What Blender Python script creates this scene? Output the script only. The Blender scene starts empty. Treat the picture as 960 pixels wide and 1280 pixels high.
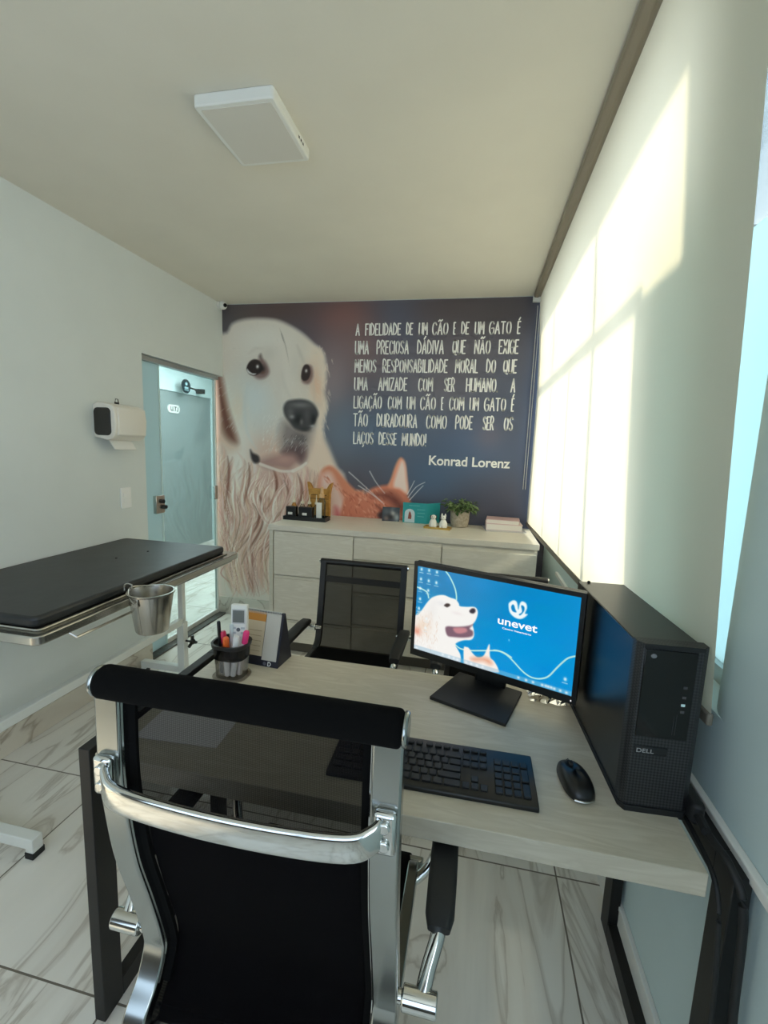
import bpy, math, random
import numpy as np
from mathutils import Vector, Matrix
random.seed(7); RNG = np.random.default_rng(7)
sc = bpy.context.scene; COL = sc.collection
PI = math.pi
# ------------------------------------------------------------------ camera
cam = bpy.data.cameras.new('camera'); co = bpy.data.objects.new('camera', cam); COL.objects.link(co)
pit, yaw, rol = .14195, .19714, .03787
F = Vector((-math.sin(yaw)*math.cos(pit), math.cos(yaw)*math.cos(pit), -math.sin(pit)))
R0 = Vector((math.cos(yaw), math.sin(yaw), 0)); U0 = R0.cross(F)
Rr = R0*math.cos(rol)+U0*math.sin(rol); Uu = -R0*math.sin(rol)+U0*math.cos(rol)
M = Matrix((Rr, Uu, -F)).transposed().to_4x4(); M.translation = (0, 0, 1.459)
co.matrix_world = M
cam.sensor_fit = 'AUTO'; cam.sensor_width = 36; cam.lens = 36*562.31/1280; cam.clip_start = .05
sc.camera = co
# ------------------------------------------------------------------ view, sky, sun, big lights
vs = sc.view_settings; vs.view_transform = 'Standard'; vs.look = 'None'; vs.gamma = 1; vs.use_curve_mapping = False
vs.exposure = 1.27
wd = bpy.data.worlds.new('sky'); sc.world = wd; wd.use_nodes = True
wd.node_tree.nodes['Background'].inputs[0].default_value = (.62, .8, 1, 1)
wd.node_tree.nodes['Background'].inputs[1].default_value = 1.0
def lamp(name, kind, loc, direction, energy, color, size=None, size_y=None, angle=None):
    L = bpy.data.lights.new(name, kind); o = bpy.data.objects.new(name, L); COL.objects.link(o)
    L.energy = energy; L.color = color; o.location = loc
    o.rotation_euler = Vector(direction).to_track_quat('-Z', 'Y').to_euler()
    if size: L.shape = 'RECTANGLE'; L.size = size; L.size_y = size_y
    if angle: L.angle = angle
    return o
lamp('sun', 'SUN', (4, 1, 5), (-.80, .10, -.50), 2.7, (1, .86, .66), angle=math.radians(7))
lamp('window_daylight', 'AREA', (1.5, 2.3, 2.0), (-1, 0, -.15), 38, (1, .98, .95), 3.4, 3.0)
lamp('side_fill_light', 'AREA', (.80, -.7, 1.7), (-1, 0, 0), 5, (.95, .98, .98), 1.0, 1.6)  # added fill from the right behind the camera, no known source
lamp('rear_fill_light', 'AREA', (-.6, -1.75, 1.6), (0, 1, 0), .6, (.95, .98, 1), 2.2, 1.7)  # added weak fill from behind the camera, no known source
lamp('corridor_fill_light', 'AREA', (-2.9, 4.3, 2.49), (0, 0, -1), 38, (.92, .98, 1), 1.0, 2.6)  # unseen light added to brighten the corridor behind the glass door

# ------------------------------------------------------------------ materials
def lin(c): return tuple(((v/255)/12.92 if v/255 <= .04045 else ((v/255+.055)/1.055)**2.4) for v in c)+(1,)
def mat(name, c=(200,200,200), rough=.5, metal=0, **kw):
    m = bpy.data.materials.new(name); m.use_nodes = True
    b = m.node_tree.nodes['Principled BSDF']
    b.inputs['Base Color'].default_value = lin(c); b.inputs['Roughness'].default_value = rough; b.inputs['Metallic'].default_value = metal
    for k, v in kw.items(): b.inputs[k.replace('_', ' ')].default_value = v
    return m
def nd(m, t, **kw):
    n = m.node_tree.nodes.new(t)
    for k, v in kw.items(): setattr(n, k, v)
    return n
def lk(m, a, b): m.node_tree.links.new(a, b)
def pbsdf(m): return m.node_tree.nodes['Principled BSDF']
def ramp(m, stops):
    r = nd(m, 'ShaderNodeValToRGB'); e = r.color_ramp.elements
    while len(e) < len(stops): e.new(.5)
    for k, (p, c) in zip(e, stops): k.position = p; k.color = lin(c)
    return r
def coords(m, scale=(1,1,1), rot=(0,0,0)):
    g = nd(m, 'ShaderNodeNewGeometry'); mp = nd(m, 'ShaderNodeMapping')
    mp.inputs['Scale'].default_value = scale; mp.inputs['Rotation'].default_value = rot
    lk(m, g.outputs['Position'], mp.inputs[0]); return mp.outputs[0]
def ocoords(m, scale=(1,1,1), rot=(0,0,0)):
    g = nd(m, 'ShaderNodeTexCoord'); mp = nd(m, 'ShaderNodeMapping')
    mp.inputs['Scale'].default_value = scale; mp.inputs['Rotation'].default_value = rot
    lk(m, g.outputs['Object'], mp.inputs[0]); return mp.outputs[0]
def noise_color(m, stops, scale, co=None, detail=4, distortion=0):
    n = nd(m, 'ShaderNodeTexNoise'); n.inputs['Scale'].default_value = scale; n.inputs['Detail'].default_value = detail; n.inputs['Distortion'].default_value = distortion
    lk(m, co if co else ocoords(m), n.inputs['Vector'])
    r = ramp(m, stops); lk(m, n.outputs['Fac'], r.inputs[0]); lk(m, r.outputs[0], pbsdf(m).inputs['Base Color']); return n
def bump(m, n, strength=.1, dist=.002):
    b = nd(m, 'ShaderNodeBump'); b.inputs['Strength'].default_value = strength; b.inputs['Distance'].default_value = dist
    lk(m, n, b.inputs['Height']); lk(m, b.outputs[0], pbsdf(m).inputs['Normal'])
def plaster(name, c, rough=.6):
    m = mat(name, c, rough); d = [max(0, v-5) for v in c]
    n = noise_color(m, [(.3, d), (.7, c)], 3, coords(m)); n2 = nd(m, 'ShaderNodeTexNoise'); n2.inputs['Scale'].default_value = 160
    lk(m, coords(m), n2.inputs['Vector']); bump(m, n2.outputs['Fac'], .12, .001); return m
def mathn(m, op, a, b=None):
    n = nd(m, 'ShaderNodeMath', operation=op)
    for i, v in enumerate((a, b)):
        if v is None: continue
        if isinstance(v, (int, float)): n.inputs[i].default_value = v
        else: lk(m, v, n.inputs[i])
    return n.outputs[0]
def marble(name, base, vein, tile=True):
    m = mat(name, base, .12); P = pbsdf(m)
    g = nd(m, 'ShaderNodeNewGeometry'); sx = nd(m, 'ShaderNodeSeparateXYZ'); lk(m, g.outputs['Position'], sx.inputs[0])
    # per-tile offset of the veins
    ix = mathn(m, 'FLOOR', mathn(m, 'DIVIDE', mathn(m, 'SUBTRACT', sx.outputs[0], .366), .608))
    iy = mathn(m, 'FLOOR', mathn(m, 'DIVIDE', mathn(m, 'SUBTRACT', sx.outputs[1], .83), .65))
    cb = nd(m, 'ShaderNodeCombineXYZ'); lk(m, mathn(m, 'MULTIPLY', ix, 3.7), cb.inputs[0]); lk(m, mathn(m, 'MULTIPLY', iy, 5.3), cb.inputs[1])
    va = nd(m, 'ShaderNodeVectorMath', operation='ADD'); lk(m, g.outputs['Position'], va.inputs[0]); lk(m, cb.outputs[0], va.inputs[1])
    mp = nd(m, 'ShaderNodeMapping'); mp.inputs['Rotation'].default_value = (0, 0, .75); mp.inputs['Scale'].default_value = (3.4, .9, 2.2); lk(m, va.outputs[0], mp.inputs[0])
    n = nd(m, 'ShaderNodeTexNoise'); n.inputs['Scale'].default_value = 1.5; n.inputs['Detail'].default_value = 6; n.inputs['Distortion'].default_value = 1.1; lk(m, mp.outputs[0], n.inputs['Vector'])
    mid = tuple((a*2+b)/3 for a, b in zip(base, vein))
    r = ramp(m, [(.28, base), (.42, tuple(v-8 for v in base)), (.49, mid), (.505, vein), (.54, tuple(v-6 for v in base)), (.75, base)]); lk(m, n.outputs['Fac'], r.inputs[0])
    out = r.outputs[0]
    if tile:
        def line(s, o, w):
            f = mathn(m, 'FRACT', mathn(m, 'DIVIDE', mathn(m, 'SUBTRACT', s, o), w))
            d = mathn(m, 'MULTIPLY', mathn(m, 'MINIMUM', f, mathn(m, 'SUBTRACT', 1.0, f)), w)
            return mathn(m, 'LESS_THAN', d, .0027)
        l = mathn(m, 'MAXIMUM', line(sx.outputs[0], .366, .608), line(sx.outputs[1], .83, .65))
        mx = nd(m, 'ShaderNodeMix', data_type='RGBA'); lk(m, l, mx.inputs[0]); lk(m, out, mx.inputs[6]); mx.inputs[7].default_value = lin((112,104,92)); out = mx.outputs[2]
        rr = nd(m, 'ShaderNodeMapRange'); lk(m, l, rr.inputs[0]); rr.inputs[3].default_value = .11; rr.inputs[4].default_value = .7; lk(m, rr.outputs[0], P.inputs['Roughness'])
    lk(m, out, P.inputs['Base Color']); return m
def wood(name, a, b, rot=0.0, rough=.45, scale=(2.2, 14, 14)):
    m = mat(name, a, rough); co = coords(m, scale, (0, 0, rot))
    n = noise_color(m, [(.3, a), (.55, b), (.75, a)], 2.2, co, 5, 1.6); bump(m, n.outputs['Fac'], .05, .001); return m
def weave(name, c, alpha, scale=420):
    """fine woven mesh: dark threads with small see-through gaps"""
    m = mat(name, c, 1.0, Specular_IOR_Level=.08); nt = m.node_tree; P = pbsdf(m); out = nt.nodes['Material Output']
    tr = nd(m, 'ShaderNodeBsdfTransparent'); mx = nd(m, 'ShaderNodeMixShader')
    w1 = nd(m, 'ShaderNodeTexWave', bands_direction='X'); w2 = nd(m, 'ShaderNodeTexWave', bands_direction='Z')
    co_ = ocoords(m)
    for w in (w1, w2): w.inputs['Scale'].default_value = scale/6.283; lk(m, co_, w.inputs['Vector'])
    a = mathn(m, 'MULTIPLY', w1.outputs['Fac'], w2.outputs['Fac'])
    a = mathn(m, 'MULTIPLY', a, 1.6*alpha); a = mathn(m, 'ADD', a, alpha*.6)
    lk(m, a, mx.inputs[0]); lk(m, P.outputs[0], mx.inputs[1]); lk(m, tr.outputs[0], mx.inputs[2]); lk(m, mx.outputs[0], out.inputs[0]); return m
def glass(name, tint, rough=0.0, strength=.12):
    m = bpy.data.materials.new(name); m.use_nodes = True; nt = m.node_tree; nt.nodes.remove(pbsdf(m)); out = nt.nodes['Material Output']
    tr = nd(m, 'ShaderNodeBsdfTransparent'); tr.inputs[0].default_value = lin(tint)
    gl = nd(m, 'ShaderNodeBsdfGlossy'); gl.inputs['Roughness'].default_value = rough
    fr = nd(m, 'ShaderNodeFresnel'); fr.inputs[0].default_value = 1.45
    mx = nd(m, 'ShaderNodeMixShader'); lk(m, mathn(m, 'MULTIPLY', fr.outputs[0], strength*8), mx.inputs[0]); lk(m, tr.outputs[0], mx.inputs[1]); lk(m, gl.outputs[0], mx.inputs[2]); lk(m, mx.outputs[0], out.inputs[0]); return m
def translucent(name, dc, tc, fac):
    m = bpy.data.materials.new(name); m.use_nodes = True; nt = m.node_tree; nt.nodes.remove(pbsdf(m)); out = nt.nodes['Material Output']
    d = nd(m, 'ShaderNodeBsdfDiffuse'); d.inputs[0].default_value = lin(dc)
    t = nd(m, 'ShaderNodeBsdfTranslucent'); t.inputs[0].default_value = lin(tc)
    mx = nd(m, 'ShaderNodeMixShader'); mx.inputs[0].default_value = fac
    lk(m, d.outputs[0], mx.inputs[1]); lk(m, t.outputs[0], mx.inputs[2]); lk(m, mx.outputs[0], out.inputs[0]); return m
def printed(name, rough=.5, emit=0):
    m = mat(name, (128,128,128), rough); a = nd(m, 'ShaderNodeVertexColor', layer_name='print')
    lk(m, a.outputs[0], pbsdf(m).inputs['Base Color'])
    if emit:
        lk(m, a.outputs[0], pbsdf(m).inputs['Emission Color']); pbsdf(m).inputs['Emission Strength'].default_value = emit
        pbsdf(m).inputs['Base Color'].default_value = (0, 0, 0, 1); m.node_tree.links.remove(pbsdf(m).inputs['Base Color'].links[0])
    return m
# ------------------------------------------------------------------ mesh building
class MB:
    def __init__(s): s.v = []; s.f = []
    def add(s, vs_, fs):
        o = len(s.v); s.v += [tuple(v) for v in vs_]; s.f += [tuple(i+o for i in f) for f in fs]; return s
    def box(s, a, b, rot=None, piv=None):
        (x0,y0,z0),(x1,y1,z1) = a, b
        vs_ = [Vector(p) for p in ((x0,y0,z0),(x1,y0,z0),(x1,y1,z0),(x0,y1,z0),(x0,y0,z1),(x1,y0,z1),(x1,y1,z1),(x0,y1,z1))]
        if rot is not None:
            c = Vector(piv) if piv else (vs_[0]+vs_[6])/2
            vs_ = [c+rot@(v-c) for v in vs_]
        return s.add(vs_, [(0,3,2,1),(4,5,6,7),(0,1,5,4),(1,2,6,5),(2,3,7,6),(3,0,4,7)])
    def sweep(s, path, prof, up=(0,0,1), closed=False, cap=True, scale=None):
        """sweep a closed 2D profile along a path; profile x is sideways, y is along up"""
        P = [Vector(p) for p in path]; n = len(P); k = len(prof); vs_ = []; up = Vector(up)
        for i in range(n):
            if closed: t = P[(i+1) % n]-P[i-1]
            else: t = P[min(i+1, n-1)]-P[max(i-1, 0)]
            t.normalize(); u = up
            if abs(t.dot(u)) > .97: u = Vector((0,1,0)) if abs(t.y) < .9 else Vector((1,0,0))
            sd = t.cross(u).normalized(); uu = sd.cross(t).normalized(); q = scale[i] if scale else 1
            # keep thickness at corners
            for (x, y) in prof: vs_.append(P[i]+sd*x*q+uu*y*q)
        fs = []
        for i in range(n if closed else n-1):
            j = (i+1) % n
            for a in range(k): b = (a+1) % k; fs.append((i*k+a, i*k+b, j*k+b, j*k+a))
        if cap and not closed: fs += [tuple(range(k))[::-1], tuple((n-1)*k+a for a in range(k))]
        return s.add(vs_, fs)
    def tube(s, path, r, seg=12, ry=None, **kw):
        ry = ry or r
        return s.sweep(path, [(r*math.cos(2*PI*a/seg), ry*math.sin(2*PI*a/seg)) for a in range(seg)], **kw)
    def bar(s, path, w, h, **kw):
        return s.sweep(path, [(-w/2,-h/2),(w/2,-h/2),(w/2,h/2),(-w/2,h/2)], **kw)
    def lathe(s, prof, c=(0,0,0), seg=24, sx=1, sy=1):
        vs_ = []; fs = []; n = len(prof)
        for (r, z) in prof:
            for a in range(seg):
                t = 2*PI*a/seg; vs_.append((c[0]+sx*r*math.cos(t), c[1]+sy*r*math.sin(t), c[2]+z))
        for i in range(n-1):
            for a in range(seg): b = (a+1) % seg; fs.append((i*seg+a, i*seg+b, (i+1)*seg+b, (i+1)*seg+a))
        if prof[0][0] > 1e-6: fs.append(tuple(range(seg))[::-1])
        if prof[-1][0] > 1e-6: fs.append(tuple((n-1)*seg+a for a in range(seg)))
        return s.add(vs_, fs)
    def prism(s, pts, axis, d0, d1):
        """pts: closed 2D outline; axis: the extrusion axis"""
        def p3(a, b, d): return {0:(d,a,b), 1:(a,d,b), 2:(a,b,d)}[axis]
        n = len(pts); vs_ = [p3(a,b,d0) for a,b in pts]+[p3(a,b,d1) for a,b in pts]
        fs = [tuple(range(n))[::-1], tuple(range(n, 2*n))]+[(i,(i+1)%n,n+(i+1)%n,n+i) for i in range(n)]
        return s.add(vs_, fs)
    def ball(s, c, r, seg=16, rings=10):
        rx, ry, rz = r if isinstance(r, tuple) else (r,r,r)
        return s.lathe([(max(1e-7, math.sin(PI*i/rings)), -rz*math.cos(PI*i/rings)) for i in range(rings+1)], c, seg, rx, ry)
    def move(s, M_):
        s.v = [tuple(M_@Vector(v)) for v in s.v]; return s
def rounded(w, d, r, n=5, cx=0, cy=0):
    pts = []
    for (sx, sy, a0) in ((1,1,0),(-1,1,PI/2),(-1,-1,PI),(1,-1,1.5*PI)):
        for i in range(n+1):
            a = a0+i*PI/2/n; pts.append((cx+sx*(w/2-r)+r*math.cos(a), cy+sy*(d/2-r)+r*math.sin(a)))
    return pts
def spline(pts, n=8, closed=False):
    P = [np.array(p, float) for p in pts]; out = []; m = len(P)
    for i in range(m if closed else m-1):
        if closed: a, b, c, d = P[i-1], P[i], P[(i+1)%m], P[(i+2)%m]
        else: a, b, c, d = P[max(i-1,0)], P[i], P[i+1], P[min(i+2,m-1)]
        for k in range(n):
            t = k/n; out.append(.5*(2*b+(c-a)*t+(2*a-5*b+4*c-d)*t*t+(3*b-a-3*c+d)*t**3))
    if not closed: out.append(P[-1])
    return [tuple(p) for p in out]
def rotz(a): return Matrix.Rotation(a, 3, 'Z')
def rotx(a): return Matrix.Rotation(a, 3, 'X')
def roty(a): return Matrix.Rotation(a, 3, 'Y')
def obj(name, mb, m, parent=None, bevel=0, smooth=False, bseg=2):
    """link ONE mesh object; a part's vertices are in its thing's own frame, a top-level mesh gets its origin at its base"""
    o_ = Vector((0,0,0))
    if parent is None:
        a = np.array(mb.v); o_ = Vector(((a[:,0].min()+a[:,0].max())/2, (a[:,1].min()+a[:,1].max())/2, a[:,2].min()))
    me = bpy.data.meshes.new(name); me.from_pydata([tuple(Vector(v)-o_) for v in mb.v], [], mb.f); me.update()
    import bmesh
    bm = bmesh.new(); bm.from_mesh(me); bmesh.ops.recalc_face_normals(bm, faces=bm.faces); bm.to_mesh(me); bm.free()
    me.materials.append(m); o = bpy.data.objects.new(name, me); COL.objects.link(o); o.location = o_
    if parent: o.parent = parent; o.location = (0,0,0)
    if bevel:
        b = o.modifiers.new('bevel', 'BEVEL'); b.width = bevel; b.segments = bseg; b.limit_method = 'ANGLE'; b.angle_limit = .6
    if smooth or bevel:
        for p in me.polygons: p.use_smooth = True
        try: me.set_sharp_from_angle(angle=.7)
        except Exception: pass
    return o
def tag(o, label, cat, group=None):
    o['label'] = label; o['category'] = cat
    if group: o['group'] = group
    return o
def thing(name, label, cat, loc=(0,0,0), rz=0, group=None):
    o = bpy.data.objects.new(name, None); COL.objects.link(o); o.location = loc; o.rotation_euler = (0,0,rz); o.empty_display_size = .1
    return tag(o, label, cat, group)
def struct(name, mb, m, parent=None, **kw):
    o = obj(name, mb, m, parent, **kw)
    if parent is None: o['kind'] = 'structure'
    return o
def dup(root, loc, rz, label):
    r = root.copy(); COL.objects.link(r); r.location = loc; r.rotation_euler = (0,0,rz); r['label'] = label
    for ch in list(root.children):
        c = ch.copy(); COL.objects.link(c); c.parent = r
        for g in list(ch.children):
            d = g.copy(); COL.objects.link(d); d.parent = c
    return r
def lettering(name, text, m, parent, origin, right, up, width=None, height=None, bold=0, depth=.0004):
    """flat letters as a mesh part; origin is the baseline start in the parent's frame"""
    cu = bpy.data.curves.new(name, 'FONT'); cu.body = text; cu.size = 1; cu.offset = bold
    t = bpy.data.objects.new(name, cu); COL.objects.link(t); dg = bpy.context.evaluated_depsgraph_get(); dg.update()
    me = bpy.data.meshes.new_from_object(t.evaluated_get(dg)); bpy.data.objects.remove(t)
    vs_ = np.array([v.co[:] for v in me.vertices]); x0, x1 = vs_[:,0].min(), vs_[:,0].max(); y1 = vs_[:,1].max()
    sy = height/y1 if height else None; sx = width/(x1-x0) if width else sy; sy = sy or sx
    R_, U_ = Vector(right).normalized(), Vector(up).normalized(); O = Vector(origin); N = R_.cross(U_)
    for v in me.vertices: v.co = O+R_*((v.co.x-x0)*sx)+U_*(v.co.y*sy)+N*depth
    me.materials.clear(); me.materials.append(m); o = bpy.data.objects.new(name, me); COL.objects.link(o); o.parent = parent
    return o
# ------------------------------------------------------------------ printed pictures: painted as colours on a fine grid of vertices
class Canvas:
    def __init__(s, x0, x1, y0, y1, res):
        s.x0, s.x1, s.y0, s.y1 = x0, x1, y0, y1; s.nx = int((x1-x0)*res)+1; s.ny = int((y1-y0)*res)+1
        s.xs = np.linspace(x0, x1, s.nx); s.ys = np.linspace(y0, y1, s.ny); s.X, s.Y = np.meshgrid(s.xs, s.ys); s.img = np.zeros((s.ny, s.nx, 3))
    def mix(s, mask, col, sl=None):
        sl = sl or (slice(None), slice(None)); a = np.clip(mask, 0, 1)[..., None]; s.img[sl] = s.img[sl]*(1-a)+np.array(col, float)*a
    def win(s, pts, pad):
        p = np.array(pts); f = lambda v, a, b, n: int(np.clip((v-a)/(b-a)*(n-1), 0, n-1))
        return (slice(f(p[:,1].min()-pad, s.y0, s.y1, s.ny), f(p[:,1].max()+pad, s.y0, s.y1, s.ny)+2), slice(f(p[:,0].min()-pad, s.x0, s.x1, s.nx), f(p[:,0].max()+pad, s.x0, s.x1, s.nx)+2))
    def segd(s, pts, sl, closed):
        X, Y = s.X[sl], s.Y[sl]; d = np.full(X.shape, 1e9); inside = np.zeros(X.shape, bool); n = len(pts); T = np.zeros(X.shape)
        for i in range(n if closed else n-1):
            (ax, ay), (bx, by) = pts[i], pts[(i+1) % n]; ex, ey = bx-ax, by-ay; L = ex*ex+ey*ey+1e-12
            t = np.clip(((X-ax)*ex+(Y-ay)*ey)/L, 0, 1); dd = np.hypot(X-ax-t*ex, Y-ay-t*ey)
            T = np.where(dd < d, (i+t)/(n-1), T); d = np.minimum(d, dd)
            if closed: inside ^= ((ay > Y) != (by > Y)) & (X < ex*(Y-ay)/(ey if abs(ey) > 1e-12 else 1e-12)+ax)
        return d, inside, T
    def poly(s, pts, col, soft=.01, alpha=1, smooth=True):
        if smooth: pts = spline(pts, 4, True)
        sl = s.win(pts, soft*2); d, ins, _ = s.segd(pts, sl, True)
        s.mix(alpha*np.clip(.5+np.where(ins, d, -d)/(2*soft), 0, 1), col, sl)
    def blob(s, x, y, rx, ry, col, alpha=1, ang=0):
        c, q = math.cos(ang), math.sin(ang); sl = s.win([(x-2.5*max(rx,ry), y-2.5*max(rx,ry)), (x+2.5*max(rx,ry), y+2.5*max(rx,ry))], 0)
        a, b = s.X[sl]-x, s.Y[sl]-y; u, v = (a*c+b*q)/rx, (-a*q+b*c)/ry
        s.mix(alpha*np.exp(-(u*u+v*v)), col, sl)
    def stroke(s, pts, w0, w1, col, alpha=1, smooth=True, taper=False, soft=None):
        if smooth: pts = spline(pts, 4)
        soft = soft or max(w0, w1)*.6; sl = s.win(pts, max(w0, w1)+2*soft); d, _, T = s.segd(pts, sl, False)
        w = w0+(w1-w0)*T
        if taper: w = w*np.sin(PI*np.clip(T, .03, .97))
        s.mix(alpha*np.clip((w-d)/soft+.5, 0, 1), col, sl)
    def mesh(s, name, at, m, parent):
        """at(x, y) -> position in the parent's frame"""
        vs_ = [at(x, y) for y in s.ys for x in s.xs]; n = s.nx
        a = (np.arange(s.ny-1)[:, None]*n+np.arange(n-1)[None]).ravel(); fs = np.stack([a, a+1, a+n+1, a+n], 1)
        me = bpy.data.meshes.new(name); me.from_pydata(vs_, [], fs.tolist()); me.update()
        c = np.clip(s.img.reshape(-1, 3)/255, 0, 1); c = np.where(c <= .04045, c/12.92, ((c+.055)/1.055)**2.4)
        at_ = me.color_attributes.new('print', 'FLOAT_COLOR', 'POINT'); at_.data.foreach_set('color', np.concatenate([c, np.ones((len(c), 1))], 1).astype(np.float32).ravel())
        me.materials.append(m); o = bpy.data.objects.new(name, me); COL.objects.link(o); o.parent = parent; return o

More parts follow.
